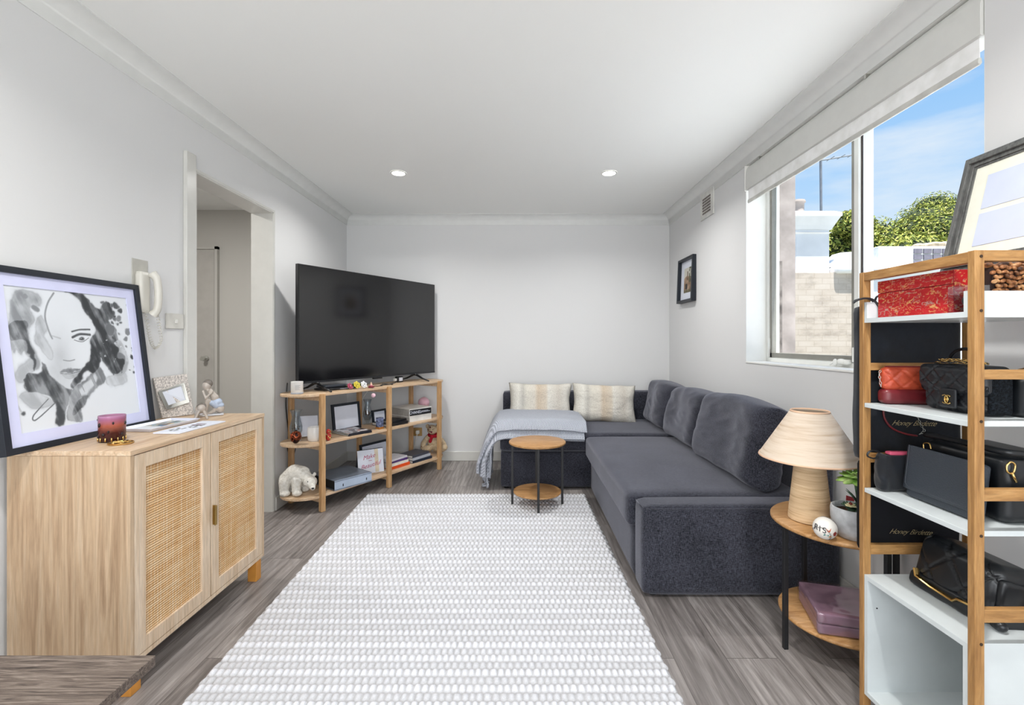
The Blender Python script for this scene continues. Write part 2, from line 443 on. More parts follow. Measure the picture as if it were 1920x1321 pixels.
struct('wall_right', bm, WALL)
bm = B(); yb = YR - .1
box(bm, XL - WT, -1.5, yb, YR, 0, H); box(bm, 1.3, XR + .2, yb, YR, 0, H); box(bm, -1.5, 1.3, yb, YR, 0, .2); box(bm, -1.5, 1.3, yb, YR, 2.25, H)
struct('wall_rear', bm, WALL)
# hallway beyond the doorway
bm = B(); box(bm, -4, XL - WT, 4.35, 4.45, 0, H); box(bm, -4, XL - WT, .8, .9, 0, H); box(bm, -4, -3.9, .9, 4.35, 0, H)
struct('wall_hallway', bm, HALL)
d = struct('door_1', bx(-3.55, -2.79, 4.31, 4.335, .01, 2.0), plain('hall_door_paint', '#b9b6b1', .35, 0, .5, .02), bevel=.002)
struct('door_handle', lathe(B(), [(.025, 0), (.025, .01), (.01, .015), (.01, .045), (.02, .05), (.02, .06)], 20), SILV, d, smooth=True, loc=(-2.86, 4.31, 1.0), rot=(PI / 2, 0, 0))
bm = B(); box(bm, -2.79, -2.765, 4.315, 4.35, 0, 2.03); box(bm, -3.6, -2.765, 4.315, 4.35, 2.005, 2.03)
struct('trim_hall_door', bm, HALL)
# doorway lining and architrave
bm = B(); box(bm, XL - WT - .001, XL + .002, D1 - .006, D1 + .01, 0, DH); box(bm, XL - WT, XL + .002, D0 - .01, D0 + .006, 0, DH); box(bm, XL - WT - .001, XL + .002, D0, D1, DH - .006, DH + .01)
struct('trim_door_lining', bm, TRIM)
struct('trim_architrave', bx(XL, XL + .02, D0 - .072, D0 - .004, 0, 2.105), TRIM, bevel=.003)
bm = B(); box(bm, XL, XL + .006, D0 - .004, D1 + .016, DH, DH + .016); box(bm, XL, XL + .006, D1, D1 + .016, 0, DH); box(bm, XL, XL + .02, D0 - .004, D0, 0, DH)
struct('trim_door_bead', bm, TRIM, bevel=.002)
# cove cornice
prof = [(0, .0885), (.006, .0885), (.006, .084)] + [(.083 - .077 * math.cos(a), .083 - .077 * math.sin(a)) for a in [PI / 2 * i / 9 for i in range(10)]] + [(.086, .006), (.0885, .006), (.0885, 0)]
prof = [(0, .089), (.005, .089), (.006, .083)] + [(.082 - .076 * math.cos(a), .082 - .076 * math.sin(a)) for a in [PI / 2 * i / 10 for i in range(1, 10)]] + [(.083, .006), (.089, .005), (.089, 0), (0, 0)]
def cornice(name, p0, p1, nrm):
    """p0,p1 corners on the wall line (xy), nrm points into the room; both ends mitred"""
    bm = B(); p0 = Vector(p0); p1 = Vector(p1); d_ = (p1 - p0).normalized(); nv = Vector(nrm)
    A = [bm.verts.new((*(p0 + nv * a + d_ * a), H - b)) for a, b in prof]; C = [bm.verts.new((*(p1 + nv * a - d_ * a), H - b)) for a, b in prof]
    for i in range(len(prof)): j = (i + 1) % len(prof); bm.faces.new((A[i], A[j], C[j], C[i]))
    bm.faces.new(A); bm.faces.new(C[::-1])
    struct(name, bm, CORN, smooth=True)
cornice('trim_1', (XL, YR), (XL, YB), (1, 0)); cornice('trim_2', (XL, YB), (XR, YB), (0, -1))
cornice('trim_3', (XR, YB), (XR, YR), (-1, 0)); cornice('trim_4', (XR, YR), (XL, YR), (0, 1))
bp = lambda *a: bx(*a)
struct('baseboard_back', bx(XL, XR, YB - .014, YB, 0, .09), TRIM, bevel=.004)
struct('baseboard_right', bx(XR - .014, XR, YR, YB - .014, 0, .09), TRIM, bevel=.004)
bm = B(); box(bm, XL, XL + .014, YR, D0 - .075, 0, .09); box(bm, XL, XL + .014, D1 + .018, YB - .014, 0, .09)
struct('baseboard_left', bm, TRIM, bevel=.004)

# window: fixed light on the near side, winding sash on the far side
REV = plain('window_reveal_paint', '#eeeeea', .5, 0, .3, .005)
bm = B(); e_ = .0015
box(bm, XR + .001, 1.615, W1 - e_ * 2, W1 - .0005, WZ0, WZ1); box(bm, XR + .001, 1.615, W0 + .0005, W0 + e_ * 2, WZ0, WZ1); box(bm, XR + .0005, 1.615, W0 + .004, W1 - .004, WZ1 - .003, WZ1 - .0005)
struct('trim_window_reveal', bm, REV)
struct('trim_window_sill', bx(XR - .004, 1.615, W0 + .003, W1 - .003, WZ0 + .0005, WZ0 + .012), REV, bevel=.002)
ALU = plain('window_white_aluminium', '#e9e9e4', .35, 0, .4, .01); ALG = plain('window_grey_aluminium', '#8d8b83', .4, .3, .5, .03)
RUB = plain('window_dark_seal', '#3a312c', .6)
win = struct('window_1', B(), ALU); bm = B(); x0, x1 = 1.60, 1.672
box(bm, x0, x1, W1 - .03, W1 - .004, WZ0 + .012, WZ1 - .004); box(bm, x0, x1, W0 + .004, W0 + .03, WZ0 + .012, WZ1 - .004)
box(bm, x0, x1, W0 + .03, W1 - .03, WZ0 + .012, WZ0 + .036); box(bm, x0, x1, W0 + .03, W1 - .03, WZ1 - .03, WZ1 - .004)
box(bm, x0, x1, 2.205, 2.235, WZ0 + .036, WZ1 - .03)
struct('window_frame', bm, ALU, win, bevel=.002)
bm = B(); y0, y1 = 2.24, W1 - .032; z0, z1 = WZ0 + .038, WZ1 - .032
for a in ((x0 + .01, x0 + .04, y1 - .022, y1, z0, z1), (x0 + .01, x0 + .04, y0, y0 + .026, z0, z1), (x0 + .01, x0 + .04, y0, y1, z0, z0 + .03), (x0 + .01, x0 + .04, y0, y1, z1 - .03, z1)): box(bm, *a)
struct('window_sash', bm, ALG, win, bevel=.002)
bm = B(); box(bm, x0 + .012, x0 + .018, 2.198, 2.2045, z0, z1); struct('window_seal', bm, RUB, win)
struct('window_pane', bx(x0 + .024, x0 + .028, y0 + .02, y1 - .02, z0 + .02, z1 - .02), GLASS, win)
struct('window_pane', bx(x0 + .024, x0 + .028, W0 + .03, 2.205, WZ0 + .03, WZ1 - .03), GLASS, win)
bm = B(); ell(bm, (1.585, 2.30, WZ0 + .04), (.012, .03, .014)); ell(bm, (1.575, 2.33, WZ0 + .035), (.01, .012, .018)); box(bm, 1.58, 1.602, 2.25, 2.31, WZ0 + .026, WZ0 + .05); tube(bm, [(1.58, 2.33, WZ0 + .04), (1.565, 2.345, WZ0 + .03), (1.56, 2.35, WZ0 + .02)], .005)
struct('window_winder', bm, ALU, win, smooth='y')
bm = B(); box(bm, 1.596, 1.612, W1 - .036, W1 - .028, WZ0 + .09, WZ0 + .16); struct('window_hinge', bm, ALU, win)
struct('window_catch', bx(1.59, 1.60, 2.215, 2.235, WZ0 + .04, WZ0 + .11), ALU, win, bevel=.002)

# roller blind in the top of the reveal
bl = thing('roller_blind', 'white roller blind wound up at the top of the window', 'blind', (1.5, (W0 + W1) / 2, 2.04))
BLM = plain('blind_fabric', '#d9d9d5', .55, 0, .35, .01)
def sweepY(prof, y0, y1):
    bm = B(); a = [bm.verts.new((x, y0, z)) for x, z in prof]; b = [bm.verts.new((x, y1, z)) for x, z in prof]
    for i in range(len(prof)): j = (i + 1) % len(prof); bm.faces.new((a[i], a[j], b[j], b[i]))
    bm.faces.new(a); bm.faces.new(b[::-1]); return bm
cas = [(1.575, 2.284), (1.50, 2.284), (1.485, 2.279), (1.474, 2.268), (1.467, 2.25), (1.463, 2.225), (1.462, 2.19), (1.463, 2.128), (1.468, 2.124), (1.49, 2.124), (1.49, 2.14), (1.575, 2.14)]
obj('cassette', sweepY(cas, W0 + .006, W1 - .012), BLM, bl, ab=True, smooth=True)
obj('fabric_drop', sweepY([(1.474, 2.126), (1.4765, 2.126), (1.4765, 2.058), (1.474, 2.058)], W0 + .02, W1 - .03), plain('blind_drop', '#fafaf7', .7), bl, ab=True)
obj('bottom_rail', sweepY([(1.470, 2.061), (1.480, 2.061), (1.482, 2.045), (1.478, 2.038), (1.472, 2.038), (1.468, 2.045)], W0 + .018, W1 - .028), plain('blind_rail', '#c9c8c2', .4), bl, ab=True, bevel=.002)
obj('end_cap', bx(1.459, 1.575, W1 - .012, W1 - .005, 2.12, 2.286), WPLA, bl, ab=True, bevel=.003)
for y in (1.98, 2.86):
    obj('bracket', bx(1.468, 1.50, y, y + .012, 2.266, 2.2875), SILV, bl, ab=True)
# vents and wall fittings
av = thing('air_vent', 'white square grille vent high on the right wall under the cornice', 'vent', (XR, 3.63, 2.12))
obj('vent_plate', bx(XR - .012, XR - .0005, 3.51, 3.755, 2.115, 2.318), plain('vent_white', '#d5d5d0', .5), av, ab=True, bevel=.002)
bm = B()
for i in range(8):
    for j in range(6): box(bm, XR - .0145, XR - .0122, 3.56 + i * .0195, 3.56 + i * .0195 + .009, 2.15 + j * .022, 2.15 + j * .022 + .014)
obj('vent_slots', bm, plain('vent_dark', '#5d514c', .8), av, ab=True)
for nm, x, y_ in (('left downlight of the far pair glowing in the ceiling', -.864, 3.395), ('right downlight of the far pair glowing in the ceiling', .66, 3.395), ('left added downlight of the unseen near pair above the camera', -.864, .75), ('right added downlight of the unseen near pair above the camera', .66, .75)):  # near pair is unseen, added to brighten rug and ceiling
    dl = thing('ceiling_downlight', nm, 'ceiling light', (x, y_, H), group='recessed ceiling downlights')
    obj('trim_ring', lathe(B(), [(.044, -.001), (.047, -.006), (.056, -.005), (.058, -.0005)], 36, cap=False), WPLA, dl, smooth=True)
    lm = NT('downlight_glow'); lm.base('#ffffff'); lm.b.inputs['Emission Color'].default_value = (1, .98, .94, 1); lm.b.inputs['Emission Strength'].default_value = 14
    obj('lens', lathe(B(), [(.046, -.003), (.046, -.0008)], 32), lm.m, dl)
    L = light('downlight_lamp', 'AREA', DOWNLIGHT_W if y_ > 2 else 14, (x, y_, H - .012), (0, 0, -1), .09, None, (1, .99, .97), 'DISK'); L.data.spread = math.radians(150)
ph = thing('intercom_phone', 'white intercom handset with coiled cord on the left wall', 'intercom', (XL, 2.09, 1.3))
IVO = plain('ivory_plastic', '#cfccc3', .35, 0, .5, .01)
obj('wall_plate', bx(XL + .0005, XL + .004, 2.02, 2.105, 1.40, 1.515), plain('grey_patch', '#b9b7af', .6), ph, ab=True)
obj('wall_base', softbox(XL + .001, XL + .035, 2.03, 2.085, 1.28, 1.462, .012, 8), IVO, ph, ab=True, smooth='y')
pts = smoothpts([(XL + .05, 2.115, 1.455), (XL + .066, 2.12, 1.43), (XL + .07, 2.125, 1.37), (XL + .062, 2.128, 1.30), (XL + .045, 2.125, 1.275)], 8)
pts = [Vector((p.x - .008, p.y - .034, p.z)) for p in pts]; n = len(pts)
obj('handset', tube(B(), pts, [.011 + .010 * abs(2 * i / (n - 1) - 1) ** 3 + .004 * math.sin(PI * i / (n - 1)) for i in range(n)], 14), IVO, ph, ab=True, smooth='y')
cp = smoothpts([(XL + .03, 2.06, 1.29), (XL + .032, 2.07, 1.22), (XL + .032, 2.085, 1.16), (XL + .03, 2.115, 1.125), (XL + .035, 2.14, 1.16), (XL + .04, 2.125, 1.22), (XL + .045, 2.105, 1.28)], 26)
hel = []
for i, p in enumerate(cp):
    a = i * 1.25; hel.append(p + Vector((math.cos(a) * .0065, math.sin(a) * .005, math.sin(a) * .004)))
obj('coiled_cord', tube(B(), hel, .0018, 5), IVO, ph, ab=True, smooth='y')
sw = thing('light_switch', 'flat white switch plate on the wall beside the doorway', 'switch', (XL, 2.27, 1.217))
obj('plate', bx(XL + .0005, XL + .009, 2.212, 2.325, 1.217, 1.29), plain('switch_plate', '#cfcdc6', .4), sw, ab=True, bevel=.002)
obj('button', bx(XL + .009, XL + .013, 2.262, 2.278, 1.243, 1.262), WPLA, sw, ab=True, bevel=.001)
po = thing('power_outlet', 'gold-toned wall socket with a white plug low on the back wall', 'power outlet', (-.99, YB, .25))
obj('plate', bx(-1.04, -.93, YB - .01, YB - .0005, .24, .32), plain('socket_tan', '#b08d58', .4, .4), po, ab=True, bevel=.002)
obj('plug', softbox(-.985, -.95, YB - .045, YB - .01, .262, .298, .01, 5), WPLA, po, ab=True, smooth='y')
tag(obj('white_cable', tube(B(), smoothpts([(-.967, YB - .045, .275), (-.975, YB - .06, .22), (-1.0, YB - .05, .14), (-1.06, YB - .06, .05), (-1.12, YB - .09, .012)], 8), .004, 8), WPLA, smooth='y'), 'white power cord falling from the socket on the back wall', 'cable')

light('hall_fill_light', 'AREA', 28, (-2.7, 2.7, H - .02), (0, 0, -1), .3, None, (1, .97, .93), 'DISK')  # unseen lamp added to lift the dark hallway
# framed picture on the right wall
wp = thing('wall_picture', 'small deep black box frame with arch print on the right wall', 'picture', (XR, 4.06, 1.49))
Mx = Matrix.Translation((XR - .002, 3.87, 1.492)) @ Matrix.Rotation(PI / 2, 4, 'Z') @ Matrix.Rotation(math.radians(2.2), 4, 'X')
# local x -> +Y, local y -> -X
bm = ring4(B(), 0, .36, 0, .385, .022, 0, .042, Mx); obj('frame', bm, BLKF, wp, ab=True, bevel=.001)
obj('mat_board', box(B(), .022, .338, .010, .013, .022, .363, M=Mx), PAPER, wp, ab=True)
def arch(U, V):
    n_ = fbm(U * 9, V * 9, 3)[..., None]
    c = np.array([.80, .79, .75]) * np.ones(U.shape + (1,)); bld = np.array([.62, .52, .43]) + (n_ - .5) * .5
    mk = ((V < .70 - .25 * np.abs(U - .55)) & (V > .12)); c = np.where(mk[..., None], bld, c)
    tr = (U < .30) & (V > .35) & (n_[..., 0] > .42); c = np.where(tr[..., None], np.array([.33, .33, .24]), c)
    ar = ((np.abs(U - .62) < .16) & (V < .36) & (V > .14) & ((V < .26) | ((U - .62) ** 2 + (V - .26) ** 2 < .0256))); c = np.where(ar[..., None], np.array([.22, .20, .19]), c)
    tw = ((np.abs(U - .5) < .07) & (V < .86) & (V > .5)); c = np.where(tw[..., None], np.array([.42, .36, .30]) + (n_ - .5) * .3, c)
    c = np.where((V < .12)[..., None], np.array([.45, .42, .33]) + (n_ - .5) * .2, c); return lin(np.clip(c, 0, 1))
def P3(M, x, y, z): return tuple(M @ Vector((x, y, z)) )
def loc(par, pts): return [tuple(Vector(p) - Vector(par.location)) for p in pts]
facet_art('print', 60, 80, loc(wp, [P3(Mx, a, .0145, b) for a, b in ((.10, .085), (.26, .085), (.26, .30), (.10, .30))]), arch, attrmat('arch_print'), wp)

# ================================================================ OUTSIDE THE WINDOW
t = NT('painted_brick'); v = t.coord((1, 1, 1), (PI / 2, 0, 0)); b_ = t.n('TexBrick'); b_.inputs['Scale'].default_value = 1; b_.inputs['Brick Width'].default_value = .24; b_.inputs['Row Height'].default_value = .085; b_.inputs['Mortar Size'].default_value = .006
b_.inputs['Color1'].default_value = (*h2('#d3c9bf'), 1); b_.inputs['Color2'].default_value = (*h2('#dad1c8'), 1); b_.inputs['Mortar'].default_value = (*h2('#cbc0b5'), 1)
t.l(v, b_.inputs['Vector']); n = t.noise(t.coord((1, 1, 2)), 2.2, 6, .65); t.base(t.mix(.6, b_.outputs['Color'], t.ramp(n, [(.3, '#8d8077'), (.5, '#e8e2da'), (.8, '#ffffff')]), 'MULTIPLY')); t.bump(b_.outputs['Fac'], -.3, .01); BRICK = t.set(.9, 0, .1)
REND = plain('white_render', '#eceef1', .85, 0, .1, .03, 3); RENDG = plain('grey_render', '#9a918b', .9, 0, .1, .12, 5)
def ext(name, bm, m, label, cat, **k): return tag(obj(name, bm, m, **k), label, cat)
bwall = thing('brick_wall', 'weathered beige brick wall with white coping outside the window', 'wall', (4.9, 7, -3))
obj('masonry', bx(3.6, 5.15, 7, 7.66, -3, 2.18), BRICK, bwall, ab=True)
obj('coping', softbox(4.715, 5.15, 6.93, 7.42, 2.17, 2.28, .05, 8), REND, bwall, ab=True, smooth='y')
obj('scroll_kerb', prism(B(), [(4.55, 2.28), (4.62, 2.32), (4.72, 2.34), (4.80, 2.42), (4.88, 2.50), (5.15, 2.52), (5.15, 2.28)], -7.3, -7.1, Matrix.Rotation(PI / 2, 4, 'X')), REND, bwall, ab=True, bevel=.01)
lw = thing('low_parapet', 'sunlit white rendered parapet beyond the right window pane', 'wall', (6.4, 7.1, -3))
obj('render_face', bx(5.16, 9, 7.05, 7.35, -3, 2.2), REND, lw, ab=True)
obj('coping', softbox(5.16, 9, 6.98, 7.42, 2.19, 2.27, .03, 6), REND, lw, ab=True, smooth='y')
obj('roof_sheet', bx(5.2, 9.2, 7.45, 9.5, 2.27, 2.31), plain('pale_roof', '#a9bfc4', .6), lw, ab=True)
ch = thing('chimney_stack', 'white chimney stack with flared cap and grey pot', 'chimney', (4.45, 7.3, 2.2))
obj('shaft', bx(4.19, 4.70, 7.08, 7.58, 2.182, 2.92), REND, ch, ab=True, bevel=.01)
cc = B(); cx, cy = 4.445, 7.33
for a, b, z0, z1 in ((.255, .275, 2.78, 2.80), (.275, .30, 2.84, 2.90), (.30, .36, 2.90, 3.02), (.37, .37, 3.02, 3.07), (.37, .30, 3.07, 3.11)):
    q = [[cc.verts.new((cx + sx * r, cy + sy * r, z)) for sx, sy in ((-1, -1), (1, -1), (1, 1), (-1, 1))] for r, z in ((a, z0), (b, z1))]
    cc.faces.new(q[0][::-1]); cc.faces.new(q[1])
    for i in range(4): cc.faces.new((q[0][i], q[0][(i + 1) % 4], q[1][(i + 1) % 4], q[1][i]))
obj('cap', cc, REND, ch, ab=True)
obj('chimney_pot', lathe(B(), [(.10, 0), (.11, .05), (.095, .08), (.10, .2), (.12, .22), (.11, .25)], 20, (4.36, 7.33, 3.10)), RENDG, ch, ab=True, smooth=True)
pil = thing('neighbour_building', 'tall grey rendered building edge at the left of the window view', 'building', (2.7, 4.9, -3))
obj('rendered_wall', bx(2.44, 2.66, 4.5, 5.6, -3, 6.5), RENDG, pil, ab=True)
obj('corner_stone', bx(2.415, 2.45, 4.35, 4.5, -3, 1.9), plain('dark_rubble', '#6b6560', .95, 0, .1, .3, 9), pil, ab=True)
obj('downpipe', tube(B(), [(2.425, 4.44, 1.9), (2.425, 4.44, 6.4)], .018, 10), plain('pipe_dark', '#4d4a52', .5), pil, ab=True, smooth='y')
an = thing('roof_aerial', 'thin metal television aerial mast rising behind the chimney', 'aerial', (5.15, 8, 2.9))
obj('mast', tube(B(), [(5.18, 8, 2.0), (5.16, 8, 4.38)], .02, 8), plain('aerial_metal', '#7c8087', .5, .3), an, ab=True)
bm = B(); tube(bm, [(5.05, 8, 4.22), (5.75, 8, 4.34)], .012, 6)
for i in range(4): tube(bm, [(5.15 + i * .18, 7.9, 4.24 + i * .03), (5.15 + i * .18, 8.1, 4.24 + i * .03)], .006, 5)
obj('boom', bm, plain('aerial_metal', '#7c8087', .5, .3), an, ab=True)
ac = thing('air_conditioner', 'white rooftop air conditioner box with a square vent grid', 'air conditioner', (6.1, 7.2, 2.27))
obj('casing', bx(5.47, 6.75, 7.12, 7.6, 2.28, 2.60), plain('ac_white', '#dfe0dd', .6), ac, ab=True, bevel=.01)
bm = B()
for i in range(5):
    for j in range(3): box(bm, 6.0 + i * .145, 6.12 + i * .145, 7.10, 7.122, 2.31 + j * .09, 2.38 + j * .09)
obj('vent_grid', bm, plain('ac_vent_dark', '#7e7a86', .7), ac, ab=True)
bm = B()
for i in range(9): ell(bm, (6.25 + i * .07, 7.35 + random.uniform(-.06, .06), 2.63 + random.uniform(0, .05)), (.09, .1, .05), (0, 0, i))
tag(blob('weathered_sack', bm, plain('sack_tan', '#a89a86', .9, 0, .1, .2, 20), voxel=.02), 'crumpled tan sack lying on top of the rooftop air conditioner', 'sack')
tag(obj('ground', bx(-10, 60, -20, 60, -3.3, -3.0), plain('far_ground', '#8b8a7a', .9)), kind='structure')
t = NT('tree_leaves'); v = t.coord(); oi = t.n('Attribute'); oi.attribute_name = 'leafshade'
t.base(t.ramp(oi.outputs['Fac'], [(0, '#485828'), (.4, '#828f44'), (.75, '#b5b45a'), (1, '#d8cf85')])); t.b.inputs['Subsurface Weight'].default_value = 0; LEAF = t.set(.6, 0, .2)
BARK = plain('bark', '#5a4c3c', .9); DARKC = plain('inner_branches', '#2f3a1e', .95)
def tree(label, cx, cy, cz, rx, ry, rz, n, seed):
    rnd = random.Random(seed); tr_ = thing('tree', label, 'tree', (cx, cy, -3), group='trees beyond the parapet')
    obj('trunk', tube(B(), smoothpts([(0, 0, 0), (.1, .05, 2.5), (-.05, .1, cz + 3 - rz * .4)], 5), .16, 10), BARK, tr_, smooth='y')
    cl = []
    for i in range(15):
        a = rnd.uniform(0, 2 * PI); r = rnd.uniform(.1, .8); cl.append((Vector((math.cos(a) * r * rx, math.sin(a) * r * ry, cz + 3 + rnd.uniform(-.75, .55) * rz)), rnd.uniform(.3, .48) * rx))
    bm = B()
    for c_, r_ in cl: bmesh.ops.create_icosphere(bm, subdivisions=2, radius=r_ * .8, matrix=Matrix.Translation(c_) @ Matrix.Diagonal((1, 1, .8, 1)))
    for v_ in bm.verts: v_.co += noise.noise_vector(v_.co * 2.5) * .12
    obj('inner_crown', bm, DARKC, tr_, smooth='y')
    co, fa, sh = [], [], []
    for i in range(n):
        c_, r_ = cl[rnd.randrange(len(cl))]
        d_ = Vector((rnd.gauss(0, 1), rnd.gauss(0, 1), rnd.gauss(.15, 1))).normalized(); p = c_ + Vector((d_.x, d_.y, d_.z * .8)) * r_ * rnd.uniform(.78, 1.12)
        nn = (d_ + Vector((rnd.uniform(-1, 1), rnd.uniform(-1, 1), rnd.uniform(-.2, 1))) * .8).normalized(); s = nn.cross(Vector((rnd.uniform(-1, 1), rnd.uniform(-1, 1), rnd.uniform(-1, 1)))).normalized(); u = nn.cross(s)
        L_ = rnd.uniform(.045, .09); w2 = L_ * .38; k0 = len(co)
        co += [p - u * L_, p + s * w2 + nn * .01, p + u * L_ - nn * .02, p - s * w2 + nn * .01]; fa.append((k0, k0 + 1, k0 + 2, k0 + 3)); q = min(1, max(0, rnd.gauss(.5, .25))); sh += [q] * 4
    me = bpy.data.meshes.new('foliage'); me.from_pydata(co, [], fa); at = me.attributes.new('leafshade', 'FLOAT', 'POINT'); at.data.foreach_set('value', sh); me.materials.append(LEAF)
    o = bpy.data.objects.new('foliage', me); COL.objects.link(o); o.parent = tr_
tag(obj('bounce_slab', bx(1.70, 4.2, -1.5, 4.3, .70, .80), REND), kind='structure')  # unseen white slab added to bounce sun up through the window
tree('yellow-green tree half hidden behind the white chimney', 10.1, 14.6, 4.0, 1.25, 1.1, 1.45, 12000, 1)
tree('broad yellow-green tree in the middle of the right pane', 14.5, 18, 4.75, 2.15, 1.5, 1.75, 17000, 2)
tree('taller tree behind the grey picture frame at right', 20, 22, 6.1, 2.5, 1.8, 2.5, 14000, 3)
tree('low dark green tree behind the air conditioner', 11.3, 12.4, 2.9, 2.1, .9, .95, 10000, 4)

# ================================================================ RUG
t = NT('rug_yarn'); a = t.n('Attribute'); a.attribute_name = 'yarn'; v = t.coord((1, 1, 1)); n = t.noise(v, 260, 3, .7); n2 = t.noise(v, 3, 3)
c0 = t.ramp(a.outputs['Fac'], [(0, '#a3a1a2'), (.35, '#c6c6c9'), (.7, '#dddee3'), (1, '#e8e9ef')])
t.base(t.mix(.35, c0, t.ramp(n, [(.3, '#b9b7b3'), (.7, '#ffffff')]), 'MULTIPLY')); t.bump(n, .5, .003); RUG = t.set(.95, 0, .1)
def make_rug():
    c = np.array([[-1.055, 1.24], [.527, 1.24], [.499, 3.54], [-1.13, 3.54]])
    NX, NY = 64, 62; sx, sy = 8, 8
    nu, nv = NX * sx + 1, NY * sy + 1
    U, V = np.meshgrid(np.linspace(0, 1, nu), np.linspace(0, 1, nv), indexing='ij')
    gx, gy = U * NX, V * NY
    row = np.floor(gy); ph = np.where(row % 2 == 0, 0., .5)
    wob = (vnoise(gx * .5, row * 1.7, 5) - .5) * .35
    fx = np.abs(((gx + ph + wob) % 1) - .5) * 2; fy = np.abs((gy % 1) - .5) * 2
    hgt = np.clip(1 - fx ** 2.6, 0, 1) * np.clip(1 - fy ** 2.6, 0, 1)
    rr = np.where(row % 2 == 0, 1.0, .72) * (.8 + .4 * vnoise(np.floor(gx + ph + wob) + .5, row + .5, 9))
    z = .004 + .011 * hgt * rr
    P = ((1 - U) * (1 - V))[..., None] * c[0] + (U * (1 - V))[..., None] * c[1] + (U * V)[..., None] * c[2] + ((1 - U) * V)[..., None] * c[3]
    edge = np.where(U == 0, -1, np.where(U == 1, 1, 0)); P[..., 0] += edge * (.003 + .007 * hgt + .004 * (vnoise(gy * .3, gx * 0, 4) - .5))
    z = np.where((U == 0) | (U == 1) | (V == 0) | (V == 1), .0005, z)
    X = np.concatenate([P, z[..., None]], -1).reshape(-1, 3)
    idx = np.arange(nu * nv).reshape(nu, nv); F = np.stack([idx[:-1, :-1], idx[1:, :-1], idx[1:, 1:], idx[:-1, 1:]], -1).reshape(-1, 4)
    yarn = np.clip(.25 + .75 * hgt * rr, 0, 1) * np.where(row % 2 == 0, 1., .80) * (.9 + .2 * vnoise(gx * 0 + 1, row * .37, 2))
    me = bpy.data.meshes.new('rug'); me.from_pydata(X.tolist(), [], F.tolist()); me.polygons.foreach_set('use_smooth', [True] * len(F))
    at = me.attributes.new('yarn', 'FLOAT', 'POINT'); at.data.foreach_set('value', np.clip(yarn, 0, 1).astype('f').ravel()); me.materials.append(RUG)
    o = bpy.data.objects.new('area_rug', me); COL.objects.link(o)
    tag(o, 'large chunky braided off-white wool rug on the grey plank floor', 'rug')
make_rug()

# ================================================================ SOFA
sf = thing('corner_sofa', 'charcoal fabric corner sofa bed with chaise along the right wall', 'sofa', (.9, 3.3, 0))
X0, AY = .56, 2.105
obj('arm', softbox(X0, 1.455, AY, AY + .15, .012, .415, .028, 16, (.004, .006, .006)), SOFA, sf, ab=True, smooth='y')
bm = B(); tube(bm, [(X0 + .02, AY + .004, .402), (1.44, AY + .004, .402)], .003, 6); tube(bm, [(X0 + .003, AY + .02, .402), (X0 + .003, AY + .13, .402)], .003, 6)
obj('arm_piping', bm, SOFA, sf, ab=True, smooth='y')
obj('seat_base', softbox(X0 + .005, 1.40, AY + .152, 3.66, .012, .27, .015, 10), SOFA, sf, ab=True, smooth='y')
obj('seat_mattress', softbox(.525, 1.40, AY + .152, 3.668, .262, .418, .03, 26, (.006, 0, .03), amp=.003, fs=4), SOFA, sf, ab=True, smooth='y')
obj('chaise_base', softbox(-.135, 1.40, 3.672, 4.40, .012, .29, .02, 12), SOFA, sf, ab=True, smooth='y')
obj('chaise_cushion', softbox(-.14, 1.38, 3.655, 4.38, .296, .435, .03, 22, (0, .004, .012), amp=.003, fs=4), SOFA, sf, ab=True, smooth='y')
obj('back_frame', softbox(-.14, 1.46, 4.38, 4.53, .012, .69, .03, 16), SOFA, sf, ab=True, smooth='y')
obj('back_frame', softbox(1.385, 1.456, AY + .04, 4.40, .012, .69, .03, 16), SOFA, sf, ab=True, smooth='y')
for x, y in ((.62, 2.16), (1.40, 2.16), (-.09, 3.72), (-.09, 4.3), (.9, 3.72)):
    obj('foot', lathe(B(), [(.02, 0), (.022, .016)], 16, (x, y, 0)), BLKP, sf, ab=True)
def back_cushion(label, y0, y1, z1, lean, seed, dx=0):
    w_, h_ = y1 - y0, z1 - .43
    def f(p, u, v):
        p.x *= 1 - .05 * max(0, v) ** 3
        p.z -= .028 * (1 - abs(u) ** 1.6) * -1 * max(0, v) ** 2
        p.y += .02 * math.sin(u * 3 + seed) * (1 - v * v)
        return p
    bm = pillow(w_ * 1.02, h_ * 1.04, .25, 44, .025, .013, 4, seed, .42, f, pw=8)
    M = Matrix.Translation((1.245 + dx, (y0 + y1) / 2, .43 + h_ / 2)) @ Matrix.Rotation(lean, 4, 'Y') @ Matrix.Rotation(-PI / 2, 4, 'Z')
    bmesh.ops.transform(bm, matrix=M, verts=bm.verts)
    o = obj('back_cushion', bm, SOFA, smooth='y', sub=1)
    tag(o, label, 'cushion', 'charcoal back cushions on the sofa')
back_cushion('charcoal back cushion nearest the camera beside the table lamp', 2.27, 2.98, .83, .20, 1, -.01)
back_cushion('charcoal back cushion in the middle of the row', 3.0, 3.66, .80, .22, 2, .01)
back_cushion('charcoal back cushion at the far end by the corner', 3.70, 4.32, .79, .22, 3, .02)
